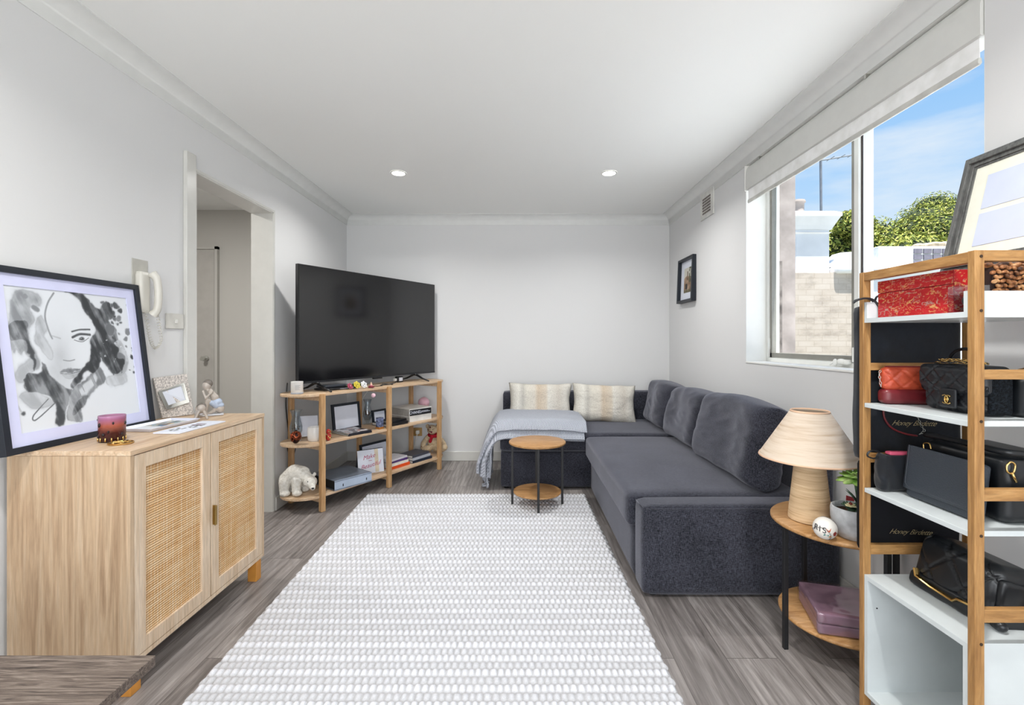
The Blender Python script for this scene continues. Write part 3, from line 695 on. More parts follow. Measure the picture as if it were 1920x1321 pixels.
# two cream lumbar pillows with woven stripes
def pillow_mat(name, seed):
    t = NT(name); c = t.n('TexCoord'); s = t.n('SeparateXYZ'); t.l(c.outputs['Object'], s.inputs[0]); n = t.noise(c.outputs['Object'], 120, 4, .75); n2 = t.noise(c.outputs['Object'], 45, 2)
    xs = t.math('ADD', t.math('MULTIPLY', s.outputs[0], 1 / .52), .5)
    cr_ = t.ramp(xs, [(0, '#d9d5cb'), (.12, '#efece3'), (.20, '#cfcbc2'), (.27, '#e9e4d8'), (.40, '#e9e2d6'), (.46, '#dccbb5'), (.60, '#e2d6c5'), (.64, '#ece8df'), (.82, '#dad3c8'), (.92, '#e6e2d9')])
    t.base(t.mix(.45, cr_, t.ramp(n, [(.3, '#a8a298'), (.62, '#ffffff')]), 'MULTIPLY'))
    t.bump(t.math('ADD', n, t.math('MULTIPLY', n2, .6)), .9, .008); return t.set(.95, 0, .1)
PM = pillow_mat('woven_stripe_cotton', 1)
for lab, x, y, z, rx, ry, sd in (('cream striped lumbar pillow above the grey throw', .20, 4.26, .605, -.20, .015, 4), ('cream striped lumbar pillow beside the far back cushion', .775, 4.22, .600, -.28, .045, 9)):
    bm = pillow(.58, .35, .15, 34, .07, .009, 9, sd, .5); tube_ = []
    tag(obj('lumbar_pillow', bm, PM, smooth='y', loc=(x, y, z), rot=(rx, ry, 0)), lab, 'pillow', 'cream striped lumbar pillows')
# throw blanket folded over the chaise
t = NT('grey_knit'); v = t.coord(); w1 = t.n('TexWave'); w1.inputs['Scale'].default_value = 42; w1.inputs['Distortion'].default_value = 0; w1.bands_direction = 'X'
m_ = t.n('Mapping'); m_.inputs['Rotation'].default_value = (0, 0, .8); t.l(v, m_.inputs[0]); t.l(m_.outputs[0], w1.inputs['Vector'])
w2 = t.n('TexWave'); w2.inputs['Scale'].default_value = 42; m_ = t.n('Mapping'); m_.inputs['Rotation'].default_value = (.5, 0, -.8); t.l(v, m_.inputs[0]); t.l(m_.outputs[0], w2.inputs['Vector'])
hh = t.math('MULTIPLY', t.math('ADD', w1.outputs['Fac'], w2.outputs['Fac']), .5); t.base(t.ramp(hh, [(.1, '#8b8e97'), (.5, '#b3b7c1'), (.9, '#d0d4de')])); t.bump(hh, .8, .006); KNIT = t.set(.95, 0, .1)
th = thing('throw_blanket', 'light grey knitted throw draped over the left end of the chaise', 'throw blanket', (0, 3.95, .45))
def drape(path, y0f, y1f, n, zoff, name, thick=.016, seed=0, frz=0):
    """path: (x,z) list; y0f,y1f functions of parameter t; front edge droops over the seat front"""
    P = smoothpts([(x, 0, z) for x, z in path], 8); m = len(P); bm = B(); g = []
    for i, p in enumerate(P):
        tt = i / (m - 1); a, b = y0f(tt), y1f(tt); r = []
        for j in range(n + 1):
            s = j / n; y = a + (b - a) * s; z = p.z; x = p.x
            over = max(0, 3.70 - y)
            hang = max(0, min(1, (.40 - p.z) / .2))
            if hang < 1: z -= (1 - hang) * (over * 1.15) ** 1.4 * 3.0
            x += hang * .022 * math.sin(s * 16 + seed + p.z * 3) ; 
            z += (1 - hang) * .006 * noise.noise(Vector((p.x * 9, y * 7, seed))) + zoff * (1 - hang)
            x -= zoff * hang * 1.2
            r.append(bm.verts.new((x, y + hang * .01 * math.sin(s * 25 + seed), z)))
        g.append(r)
    for i in range(m - 1):
        for j in range(n): bm.faces.new((g[i][j], g[i + 1][j], g[i + 1][j + 1], g[i][j + 1]))
    o = obj(name, bm, KNIT, th, ab=True, smooth='y'); sd = o.modifiers.new('thick', 'SOLIDIFY'); sd.thickness = thick; sd.offset = 1
    b_ = o.modifiers.new('round', 'BEVEL'); b_.width = .006; b_.segments = 2; b_.limit_method = 'ANGLE'; b_.angle_limit = 1.0
    return o
base_path = [(-.235, .09), (-.225, .22), (-.205, .35), (-.175, .435), (-.11, .462), (.05, .463), (.3, .463), (.515, .455)]
drape(base_path, lambda t_: 3.635 + .02 * (1 - t_), lambda t_: 4.16 - .22 * max(0, 1 - t_ * 2.2), 30, .000, 'fold', seed=1)
drape([(x - .01 * (z < .4), z + .015) for x, z in base_path], lambda t_: 3.625, lambda t_: 4.19 - .18 * max(0, 1 - t_ * 2.2), 30, .016, 'fold', seed=2)
drape([(x - .02 * (z < .4), z + .04) for x, z in base_path[:-1]] + [(.535, .486)], lambda t_: 3.64, lambda t_: 4.21 - .12 * max(0, 1 - t_ * 2.2), 30, .03, 'fold', seed=3)
bm = B()
for i in range(13):
    y = 3.66 + i * .036; x = -.235 - .035 * (i % 3) * .5
    tube(bm, smoothpts([(x, y, .17), (x - .008, y + .01, .09), (x + random.uniform(-.02, .02), y - .01, .035), (x + random.uniform(-.03, .03), y, .018)], 5), .008, 7)
obj('fringe', bm, KNIT, th, ab=True, smooth='y')

# ================================================================ ROUND SIDE TABLES
def round_table(label, x, y, z, rt, rl, zl, zt, hl, angs, tleg=.008):
    o = thing('side_table', label, 'side table', (x, y, z), group='round two-tier side tables')
    obj('tabletop', lathe(B(), [(rt - .004, zt - .016), (rt, zt - .012), (rt, zt - .004), (rt - .004, zt)], 64), TOPW, o, smooth=True)
    obj('lower_shelf', lathe(B(), [(rl - .003, zl - .013), (rl, zl - .01), (rl, zl - .003), (rl - .003, zl)], 64), TOPW, o, smooth=True)
    for a in angs:
        cx, cy = math.cos(a) * hl, math.sin(a) * hl
        M = Matrix.Translation((cx, cy, 0)) @ Matrix.Rotation(a, 4, 'Z')
        obj('leg', box(B(), -tleg, tleg, -tleg, tleg, 0, zt - .0165, M=M), BLACKM, o, bevel=.001)
    obj('top_ring', lathe(B(), [(rl - .03, zt - .026), (rl - .015, zt - .026), (rl - .015, zt - .0165), (rl - .03, zt - .0165)], 40, cap=False), BLACKM, o)
    return o
round_table('small round two-tier oak table with black legs on the rug', .137, 3.31, .011, .2, .168, .096, .444, .176, [-PI / 2, 0, PI / 2, PI])
round_table('larger round two-tier table under the lamp beside the sofa arm', 1.222, 1.775, 0, .236, .208, .125, .478, .215, [math.radians(182), math.radians(272), math.radians(2), math.radians(92)], .008)

# ================================================================ TABLE LAMP
tl = thing('table_lamp', 'table lamp with cone base and wide tan fabric shade', 'table lamp', (1.113, 1.79, .478))
t = NT('lamp_base_fibre'); v = t.coord((1, 1, 1)); s = t.n('SeparateXYZ'); t.l(v, s.inputs[0]); nn = t.noise(t.coord((3, 3, 60)), 2.2, 4, .6, .3)
t.base(t.ramp(nn, [(.3, '#b4946f'), (.46, '#d3b48e'), (.7, '#e2c8a3')])); t.bump(t.noise(v, 300, 2), .3, .002); LB = t.set(.8, 0, .2)
t = NT('lamp_shade_fabric'); m_ = t.coord((2, 2, 34), (.12, .1, 0)); nn = t.noise(m_, 2.4, 4, .6, .25)
t.base(t.ramp(nn, [(.3, '#bda68f'), (.5, '#d0bfac'), (.7, '#d8cabb')])); t.bump(t.noise(t.coord(), 300, 2), .2, .002); t.b.inputs['Transmission Weight'].default_value = 0; LS = t.set(.85, 0, .15)
obj('base', lathe(B(), [(.060, .0005), (.073, .003), (.073, .01), (.047, .27), (.03, .275)], 48), LB, tl, smooth=True)
obj('stem', lathe(B(), [(.012, .275), (.012, .33), (.018, .335), (.018, .36)], 16), WPLA, tl, smooth=True)
obj('lamp_shade', lathe(B(), [(.171, .235), (.1735, .2365), (.066, .412), (.063, .413), (.061, .410), (.168, .237), (.171, .235)], 72, cap=False), LS, tl, smooth=True)
bm = B(); lathe(bm, [(.171, .233), (.1755, .2345), (.1735, .240), (.169, .2385), (.171, .233)], 72, cap=False); lathe(bm, [(.064, .408), (.068, .41), (.065, .416), (.061, .413), (.064, .408)], 60, cap=False)
obj('shade_trim', bm, plain('shade_trim', '#dcb596', .7), tl, smooth='y')
bm = B()
for a in (0, 2.09, 4.19): tube(bm, [(.012 * math.cos(a), .012 * math.sin(a), .385), (.063 * math.cos(a), .063 * math.sin(a), .405)], .0015, 6)
lathe(bm, [(.014, .38), (.014, .39)], 16); obj('shade_carrier', bm, SILV, tl)
obj('bulb', lathe(B(), [(.012, .33), (.014, .34), (.028, .365), (.026, .385), (.01, .398)], 20), plain('bulb_opal', '#f4efe4', .3), tl, smooth=True)
# baseball
bb = thing('baseball', 'signed white baseball with printed marks beside the lamp base', 'baseball', (1.055, 1.612, .478 + .037)); bb.rotation_euler = (0, 0, 0)
def ballcol():
    t = NT('baseball_leather'); c = t.n('TexCoord'); t.base('#e9e4dc'); return t.set(.5, 0, .4)
obj('ball', ell(B(), (0, 0, 0), .037, None, 32), ballcol(), bb, smooth='y')
def onball(th_, ph_, r=.0373):  # th around, ph elevation, th=0 faces the camera
    return Vector((math.sin(th_ ) * math.cos(ph_), -math.cos(th_) * math.cos(ph_), math.sin(ph_))) * r
R = Matrix.Rotation(-.55, 3, 'Z')
bm = B(); st = []
for i in range(60):
    a = 2 * PI * i / 60; p = Vector((math.cos(a) + .38 * math.cos(3 * a), .0, 0)); q = Vector((.78 * math.cos(a) + .22 * math.cos(3 * a), .78 * math.sin(a) - .22 * math.sin(3 * a), .72 * math.sin(2 * a))).normalized() * .0372
    st.append(Matrix.Rotation(.9, 3, 'X') @ q)
tube(bm, st, .0007, 5, closed=True)
for i in range(60):
    p = st[i]; tdir = (st[(i + 1) % 60] - st[i - 1]).normalized(); s_ = p.normalized().cross(tdir)
    tube(bm, [p * 1.01 - s_ * .0035 + tdir * .001, p * 1.015, p * 1.01 + s_ * .0035 + tdir * .001], .0005, 4)
obj('stitching', bm, plain('stitch_grey', '#6c6664', .7), bb, smooth='y')
for word, a0, e0, col_ in (('RIS', -.80, .20, '#23242a'),):
    for i, chh in enumerate(word):
        p = R @ onball(a0 + i * .36, e0 - i * .06, .0376); z = p.normalized(); x = Vector((0, 0, 1)).cross(z).normalized()
        text(chh, .027, p, x, z.cross(x), plain('ink_dark', col_, .5), bb, ext=.0003)
def patch(bm, a0, e0, pts, sc=1):
    vs = []
    for (x, y) in pts:
        vs.append(bm.verts.new(R @ onball(a0 + x * sc, e0 + y * sc, .0375)))
    bm.faces.new(vs)
for nm, colr, a0, e0, pts in (('printed_mark', '#b9542a', .25, .05, [(-.2, .25), (0, .05), (.25, .3), (.1, -.05), (-.08, -.05)]), ('printed_mark', '#3f7f78', .05, -.42, [(-.22, 0), (.25, 0), (.2, .16), (0, .1), (-.12, .22)]), ('printed_mark', '#8c2f2a', .85, -.2, [(-.15, -.15), (.1, -.2), (.2, .1), (0, .25), (-.2, .1)]), ('printed_mark', '#c98a3e', .35, -.5, [(-.1, -.05), (.2, 0), (.15, .14), (0, .1)])):
    bm = B(); patch(bm, a0, e0, pts); o = obj(nm, bm, plain('mark_' + colr[1:], colr, .5), bb); o.modifiers.new('s', 'SOLIDIFY').thickness = -.0004
# concrete pot with succulent
pp = thing('potted_succulent', 'succulent with flower rosette in a round pale concrete pot', 'potted plant', (1.165, 1.625, .478))
obj('pot', lathe(B(), [(.038, .0005), (.046, .002), (.062, .03), (.070, .065), (.071, .095), (.069, .104), (.065, .106), (.062, .103), (.063, .085), (.03, .083)], 48), plain('concrete', '#b9bbbe', .85, 0, .2, .08, 40), pp, smooth=True)
obj('soil', lathe(B(), [(.0, .082), (.06, .083), (.062, .086), (.0, .092)], 24, cap=False), plain('soil_bark', '#4a382c', .95, 0, .1, .5, 120), pp, smooth='y')
def rosette(bm, c, R_, n, rings, tilt, wid=.42, cup=.5):
    c = Vector(c)
    for k_ in range(rings):
        for i in range(n):
            a = 2 * PI * i / n + k_ * .5; el = tilt + cup * k_; L_ = R_ * (1 - .22 * k_)
            d_ = Vector((math.cos(a) * math.cos(el), math.sin(a) * math.cos(el), math.sin(el))); s_ = Vector((-math.sin(a), math.cos(a), 0)); u = d_.cross(s_) * -1
            g = []
            for q in range(7):
                f = q / 6; wv = wid * L_ * (math.sin(PI * min(1, f * .85 + .12)) ** .8) * .5; mid = c + d_ * L_ * f + u * (-.25 * L_ * f * f * -1)
                g.append([bm.verts.new(mid + s_ * wv * e + u * (abs(e) * wv * .45)) for e in (-1, -.5, 0, .5, 1)])
            for q in range(6):
                for w3 in range(4): bm.faces.new((g[q][w3], g[q + 1][w3], g[q + 1][w3 + 1], g[q][w3 + 1]))
t = NT('succulent_green'); s = t.noise(t.coord(), 30, 3); t.base(t.ramp(s, [(.3, '#3f7a3a'), (.5, '#86b24c'), (.7, '#d3e0a0')])); SUC = t.set(.4, 0, .4)
SUD = plain('succulent_dark', '#3f5a44', .5, 0, .4, .2, 60)
bm = B(); rosette(bm, (.0, -.01, .215), .062, 9, 4, -.05, .62, .4); o = obj('rosette', bm, SUC, pp, smooth='y'); o.modifiers.new('t', 'SOLIDIFY').thickness = .003
obj('stem', tube(B(), smoothpts([(.01, 0, .085), (.02, .005, .13), (.01, 0, .18), (0, -.008, .215)], 6), [.009] * 18 + [.007], 8), SUD, pp, smooth='y')
bm = B(); rosette(bm, (.0, -.02, .105), .036, 8, 3, .2, .5); rosette(bm, (-.02, .0, .11), .022, 7, 2, .5, .5); o = obj('leaf_cluster', bm, SUD, pp, smooth='y'); o.modifiers.new('t', 'SOLIDIFY').thickness = .004
bm = B()
for a, e_, L_ in ((3.6, .7, .07), (3.0, .9, .06), (4.2, 1.0, .065), (2.4, .8, .05)):
    d_ = Vector((math.cos(a) * math.cos(e_), math.sin(a) * math.cos(e_), math.sin(e_))); p0 = Vector((.012, 0, .12)); tube(bm, [p0, p0 + d_ * L_ * .5 + Vector((0, 0, .004)), p0 + d_ * L_], [.004, .003, .0006], 6)
obj('spiky_leaves', bm, SUD, pp, smooth='y')
bm = B(); rosette(bm, (-.03, -.025, .118), .018, 6, 2, .3, .7); o = obj('flower', bm, plain('flower_cream', '#e7dfb4', .5), pp, smooth='y'); o.modifiers.new('t', 'SOLIDIFY').thickness = .001
obj('flower_centre', ell(B(), (-.03, -.025, .124), (.006, .006, .005)), plain('flower_centre', '#7e2a20', .5), pp, smooth='y')
rc = obj('red_card', prism(B(), [(-.022, 0), (.03, 0), (.03, .10), (-.002, .11)], -.001, .001, Matrix.Rotation(PI / 2, 4, 'X')), plain('red_card', '#c8343f', .5), loc=(1.215, 1.72, .479), rot=(-.1, 0, .2))
tag(rc, 'pointed red card standing behind the potted succulent', 'card')
# wrapped napkins on the lower shelf
nk = thing('napkin_pack', 'stack of mauve paper napkins in clear film on lower shelf', 'napkins', (1.21, 1.73, .126), -.28)
MAU = plain('mauve_paper', '#8f6f80', .6, 0, .3, .12, 9)
for i in range(2):
    obj('napkin_stack', softbox(-.125, .125, -.118, .118, .001 + i * .037, .036 + i * .037, .006, 10, amp=.0015, fs=20, seed=i), MAU, nk, smooth='y')
fm = glassy('clear_film', '#ffffff', .10, .12)
bm = softbox(-.129, .129, -.122, .122, 0, .078, .008, 30, (0, 0, .004), amp=.0025, fs=30, seed=5)
for v_ in bm.verts: v_.co.z = max(.0002, v_.co.z)
obj('film_wrap', bm, fm, nk, smooth='y')

# ================================================================ RATTAN CABINET
cb = thing('rattan_cabinet', 'light ash sideboard with two woven rattan doors by the left wall', 'cabinet', (-1.455, 1.912, 0))
cx0, cx1, cy0, cy1, cz0, cz1 = -1.648, -1.25, 1.513, 2.312, .102, .802
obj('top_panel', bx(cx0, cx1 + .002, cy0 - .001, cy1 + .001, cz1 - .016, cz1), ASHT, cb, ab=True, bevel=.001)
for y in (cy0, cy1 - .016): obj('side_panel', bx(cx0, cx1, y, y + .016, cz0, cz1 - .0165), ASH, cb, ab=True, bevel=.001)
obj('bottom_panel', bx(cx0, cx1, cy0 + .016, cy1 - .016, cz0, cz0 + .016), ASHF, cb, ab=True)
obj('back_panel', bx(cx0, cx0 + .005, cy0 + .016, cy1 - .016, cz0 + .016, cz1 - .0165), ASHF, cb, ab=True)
obj('inner_shelf', bx(cx0 + .01, cx1 - .05, cy0 + .017, cy1 - .017, .44, .455), ASHF, cb, ab=True)
t = NT('rattan_cane'); c = t.n('TexCoord'); s = t.n('SeparateXYZ'); t.l(c.outputs['Object'], s.inputs[0])
hz = t.math('SINE', t.math('MULTIPLY', s.outputs[2], 2 * PI / .0085)); vt = t.math('SINE', t.math('MULTIPLY', s.outputs[1], 2 * PI / .0145))
m_ = t.n('Mapping'); m_.inputs['Scale'].default_value = (1, 1.5, 118); t.l(c.outputs['Object'], m_.inputs[0]); n1 = t.noise(m_.outputs[0], 1.0, 2, .5)
n0 = t.noise(t.coord((1, 2.0, 9)), 2.0, 3, .6); n3 = t.noise(t.coord((1, 30, 2)), 2.0, 3, .6)
strand = t.ramp(t.math('ADD', t.math('MULTIPLY', n1, .6), t.math('MULTIPLY', n0, .45)), [(.34, '#c79560'), (.48, '#ddb27c'), (.66, '#edd0a6')])
strand = t.mix(t.math('MULTIPLY', t.math('GREATER_THAN', vt, .15), .5), strand, t.ramp(n3, [(.35, '#d2a46c'), (.6, '#f6e6cc')]))
gap = t.math('MULTIPLY', t.math('SUBTRACT', .5, t.math('MULTIPLY', hz, .5)), 1.0)
t.base(t.mix(t.math('MULTIPLY', t.math('POWER', gap, 3), .75), strand, '#a06e3c')); t.bump(t.math('ADD', hz, t.math('MULTIPLY', vt, .6)), .5, .003); CANE = t.set(.65, 0, .3)
def cab_door(y0, y1, handle):
    d_ = obj('door', B(), ASHF, cb, ab=True)
    w_ = .048; z0, z1 = cz0 + .018, cz1 - .019
    M = Matrix.Translation((cx1 - .018, 0, 0)) @ Matrix.Rotation(PI / 2, 4, 'Z')
    bm = ring4(B(), y0, y1, z0, z1, w_, -.018, 0, M); 
    bmesh.ops.translate(bm, verts=bm.verts, vec=-Vector(cb.location)); bmesh.ops.recalc_face_normals(bm, faces=bm.faces)
    bm.to_mesh(d_.data); bm.free(); bv = d_.modifiers.new('e', 'BEVEL'); bv.width = .0015; bv.segments = 2
    p = obj('cane_panel', bx(cx1 - .014, cx1 - .009, y0 + w_ - .002, y1 - w_ + .002, z0 + w_ - .002, z1 - w_ + .002), CANE, cb, ab=True); p.parent = d_
    if handle:
        hb = B(); box(hb, cx1 - .001, cx1 + .016, y0 + .008, y0 + .011, .405, .485); box(hb, cx1 + .013, cx1 + .016, y0 - .002, y0 + .012, .405, .485)
        h_ = obj('handle', hb, BRASS, cb, ab=True, bevel=.001); h_.parent = d_; h_['label'] = 'brass pull handle'
cab_door(cy0 + .018, 1.909, False); cab_door(1.915, cy1 - .018, True)
for y in (cy0 + .012, cy1 - .055):
    for x in (cx0 + .02, cx1 - .05): obj('leg', prism(B(), [(x, y), (x + .042, y), (x + .042, y + .042), (x, y + .042)], 0, cz0), LEGW, cb, ab=True, bevel=.002)

# large framed portrait
fp = thing('framed_portrait', 'big black frame with ink wash portrait of a woman on sideboard', 'framed picture', (-1.56, 1.74, .8025))
tilt = math.atan2(.075, .596)
Mf = Matrix.Translation((0, 1.4315 - 1.74, 0)) @ Matrix.Rotation(PI / 2, 4, 'Z') @ Matrix.Rotation(-tilt, 4, 'X')
Mf = Matrix.Translation((0, 1.4315 - 1.74, 0)) @ Matrix.Rotation(-tilt, 4, 'Y') @ Matrix.Rotation(PI / 2, 4, 'Z')
FW, FH = .592, .60    # local x -> +Y, local y -> -X (into the wall), z up the slope
obj('frame', ring4(B(), 0, FW, .0, FH, .021, 0, .026, Mf), BLKF, fp, bevel=.001)
obj('backing', box(B(), .015, FW - .015, .016, .02, .015, FH - .015, M=Mf), PAPER, fp)
obj('mat_board', ring4(B(), .019, FW - .019, .019, FH - .019, .042, .010, .013, Mf), plain('lavender_mat', '#d3d5f2', .6, 0, .3, .01), fp)
POLY=[ (0.42,[(0.099,0.526),(0.121,0.532),(0.175,0.52),(0.17,0.484),(0.137,0.464),(0.15,0.429),(0.125,0.397),(0.134,0.327),(0.142,0.287),(0.13,0.266),(0.113,0.328),(0.091,0.315),(0.076,0.328),(0.067,0.32),(0.059,0.362),(0.071,0.438),(0.081,0.49)]),(0.75,[(0.075,0.417),(0.12,0.423),(0.123,0.38),(0.132,0.319),(0.13,0.266),(0.125,0.271),(0.115,0.345),(0.096,0.362),(0.064,0.354),(0.061,0.383)]),(0.3,[(0.165,0.443),(0.145,0.389),(0.153,0.345),(0.186,0.29),(0.195,0.326),(0.178,0.372),(0.191,0.399),(0.177,0.43)]),(0.82,[(0.275,0.538),(0.332,0.536),(0.366,0.51),(0.402,0.487),(0.435,0.516),(0.461,0.486),(0.464,0.459),(0.431,0.442),(0.468,0.406),(0.469,0.369),(0.448,0.353),(0.475,0.321),(0.457,0.29),(0.487,0.278),(0.468,0.236),(0.424,0.228),(0.405,0.261),(0.379,0.282),(0.369,0.252),(0.339,0.234),(0.313,0.246),(0.282,0.209),(0.258,0.183),(0.25,0.198),(0.275,0.229),(0.336,0.294),(0.343,0.363),(0.372,0.394),(0.366,0.429),(0.334,0.472),(0.328,0.511),(0.299,0.528)]),(0.75,[(0.092,0.225),(0.111,0.248),(0.15,0.252),(0.15,0.287),(0.169,0.264),(0.179,0.236),(0.2,0.216),(0.229,0.186),(0.253,0.179),(0.234,0.148),(0.215,0.113),(0.202,0.065),(0.181,0.068),(0.185,0.118),(0.182,0.145),(0.163,0.175),(0.133,0.187),(0.096,0.191)]),(0.5,[(0.258,0.183),(0.316,0.226),(0.351,0.243),(0.375,0.257),(0.392,0.21),(0.341,0.174),(0.305,0.144),(0.274,0.11),(0.271,0.067),(0.243,0.067),(0.216,0.085),(0.234,0.148)]),(-0.8,[(0.256,0.164),(0.279,0.186),(0.35,0.234),(0.331,0.18),(0.274,0.148),(0.252,0.136)]),(0.8,[(0.246,0.09),(0.244,0.114),(0.273,0.143),(0.307,0.158),(0.304,0.139)]),(0.25,[(0.077,0.269),(0.127,0.31),(0.13,0.266),(0.092,0.225),(0.073,0.235)]),(0.2,[(0.398,0.215),(0.485,0.224),(0.481,0.192),(0.411,0.178)]),(0.25,[(0.08,0.192),(0.133,0.187),(0.177,0.146),(0.114,0.132),(0.085,0.162)]),(0.3,[(0.469,0.369),(0.5,0.277),(0.485,0.224),(0.43,0.228)]),(0.6,[(0.209,0.248),(0.249,0.259),(0.263,0.255),(0.293,0.251),(0.267,0.244),(0.246,0.243)]),(0.35,[(0.217,0.238),(0.246,0.238),(0.287,0.243),(0.264,0.223),(0.239,0.222)]) ]
STRK=[ (0.5,0.0046,[(0.226,0.53),(0.2,0.491),(0.185,0.444),(0.191,0.399),(0.201,0.367)]),(0.7,0.0031,[(0.182,0.145),(0.147,0.119),(0.11,0.096),(0.107,0.112),(0.161,0.161)]),(0.85,0.0046,[(0.276,0.394),(0.308,0.402),(0.348,0.403)]),(0.9,0.0066,[(0.276,0.373),(0.306,0.385),(0.346,0.383)]),(0.7,0.002,[(0.282,0.363),(0.312,0.356),(0.339,0.371)]),(0.25,0.0051,[(0.202,0.377),(0.229,0.368)]),(0.5,0.0031,[(0.231,0.291),(0.252,0.287),(0.273,0.291)]),(0.2,0.0041,[(0.057,0.166),(0.072,0.128)]),(0.7,0.002,[(0.213,0.244),(0.251,0.241),(0.29,0.248)]),(0.8,0.0051,[(0.115,0.38),(0.125,0.327),(0.134,0.292)]),(0.6,0.0031,[(0.101,0.229),(0.09,0.208),(0.108,0.189)]) ]
DOTS= [(0.435,0.492,0.0229,0.8),(0.475,0.506,0.0112,0.85),(0.448,0.438,0.0061,0.8),(0.475,0.431,0.0051,0.8),(0.466,0.454,0.0102,0.7),(0.438,0.406,0.0255,0.7),(0.418,0.434,0.0041,0.8),(0.31,0.368,0.0076,0.85),(0.075,0.125,0.0071,0.8),(0.155,0.469,0.0112,0.55),(0.126,0.507,0.0127,0.5),(0.47,0.289,0.0204,0.6),(0.482,0.391,0.0031,0.7),(0.474,0.273,0.0102,0.6)]
def sm2(p, closed):
    return [(q.x, q.y) for q in smoothpts([(x_, y_, 0) for x_, y_ in p], 5, closed)]
POLY = [(k_, sm2(p, True)) for k_, p in POLY]; STRK = [(k_, w_, sm2(p, False)) for k_, w_, p in STRK]
def ink(U, V):
    x, y = .055 + U * (FW - .11), .055 + V * (FH - .11)
    wx = x + (fbm(x * 28, y * 28, 11, 4) - .47) * .022; wy = y + (fbm(x * 28 + 9, y * 28, 21, 4) - .47) * .022
    tone = np.zeros_like(x); wash = fbm(x * 22, y * 16, 5, 5); streak = fbm(x * 70 + y * 25, y * 10, 8, 4)
    def inside(poly):
        r = np.zeros(x.shape, bool); n_ = len(poly)
        for i in range(n_):
            (x1, y1), (x2, y2) = poly[i], poly[(i + 1) % n_]
            c_ = ((y1 > wy) != (y2 > wy)); xi = (x2 - x1) * (wy - y1) / ((y2 - y1) if y2 != y1 else 1e-9) + x1; r ^= c_ & (wx < xi)
        return r
    def segd(poly, X, Y):
        d_ = np.full(X.shape, 9.)
        for (x1, y1), (x2, y2) in zip(poly, poly[1:]):
            L2 = (x2 - x1) ** 2 + (y2 - y1) ** 2 + 1e-12; t_ = np.clip(((X - x1) * (x2 - x1) + (Y - y1) * (y2 - y1)) / L2, 0, 1)
            d_ = np.minimum(d_, np.hypot(X - x1 - t_ * (x2 - x1), Y - y1 - t_ * (y2 - y1)))
        return d_
    for dk, poly in POLY:
        ins = inside(poly); d_ = segd(poly + poly[:1], wx, wy); sgn = np.where(ins, d_, -d_)
        m_ = 1 / (1 + np.exp(-sgn / (.0016 if abs(dk) > .45 else .0035)))
        if dk < 0: tone *= 1 - m_ * .8 * (streak > .42); continue
        rim = np.exp(-(sgn / .003) ** 2) * .18
        val = dk * (.50 + .95 * np.clip(wash * 1.5 - .45 + (streak - .4) * 1.3, 0, .62)) + rim
        tone = np.maximum(tone, m_ * val)
    for dk, w_, pl in STRK:
        d_ = segd(pl, x + (wx - x) * .12, y + (wy - y) * .12); tone = np.maximum(tone, dk * (.55 + .6 * wash) * np.clip(1.5 - d_ / max(w_ * .62, .0012), 0, 1))
    for cx_, cy_, r_, dk in DOTS:
        d_ = np.hypot(wx - cx_, wy - cy_); tone = np.maximum(tone, dk * (.75 + .3 * wash) / (1 + np.exp((d_ - r_) / .0012)))
    cheek = np.exp(-(((x - .215) / .05) ** 2 + ((y - .27) / .12) ** 2)) * .16; tone = np.maximum(tone, cheek * (.5 + wash))
    for k_ in range(60):
        q = np.random.RandomState(k_).rand(4); bx_, by_ = (.40 + .16 * q[0], .22 + .30 * q[1]); r_ = .002 + .012 * q[2] ** 3
        dd = np.hypot(wx - bx_, wy - by_); tone = np.maximum(tone, (.45 + .4 * q[3]) / (1 + np.exp((dd - r_) / .001)))
    spl = (fbm(x * 40, y * 40, 41, 3) > .66) & (x > .38) & (y < .45); tone = np.where(spl, tone * .35, tone)
    eye = np.hypot(x - DOTS[7][0] + .001, y - DOTS[7][1] - .0015) < .0013; tone = np.where(eye, 0, tone)
    tone = np.clip(tone, 0, .95)[..., None]
    pap = np.array([.87, .885, .905]); inkc = np.array([.15, .16, .17])
    return lin(pap * (1 - tone) + inkc * tone)
facet_art('painting', 330, 330, [tuple(Mf @ Vector((a, .0135, b))) for a, b in ((.055, .055), (FW - .055, .055), (FW - .055, FH - .055), (.055, FH - .055))], ink, attrmat('ink_wash', .45), fp)

# things on the sideboard
ZC = .8025
gc = thing('glass_candle', 'purple and amber tinted glass candle tumbler on sideboard', 'candle', (-1.442, 1.668, ZC))
t = NT('violet_glass'); s = t.n('SeparateXYZ'); t.l(t.coord(), s.inputs[0]); t.base(t.ramp(t.math('MULTIPLY', s.outputs[2], 11), [(0, '#2a1416'), (.35, '#4a1c20'), (.62, '#b0604c'), (.85, '#a9688a'), (1, '#c795bb')])); t.b.inputs['Alpha'].default_value = .72; VG = t.set(.05, 0, .6)
gc.scale = (.80, .80, 1.04)
obj('tumbler', lathe(B(), [(.046, 0), (.048, .002), (.049, .088), (.0465, .088), (.0455, .006)], 40, cap=True), VG, gc, smooth=True)
obj('wax', lathe(B(), [(.045, .007), (.0455, .055), (.0, .056)], 32, cap=False), plain('amber_wax', '#b5603c', .5), gc, smooth=True)
obj('wick', tube(B(), [(0, 0, .055), (.001, 0, .066)], .001, 6), BLKP, gc)
bm = B()
for i in range(16):
    a = random.uniform(0, 2 * PI); z = random.uniform(.018, .082); r = random.uniform(.003, .006); ell(bm, (.0488 * math.cos(a), .0488 * math.sin(a), z), (r, r, r * 1.2), None, 8)
obj('leopard_spots', bm, plain('spot_dark', '#1c0f12', .3), gc, smooth='y')
bm = B()
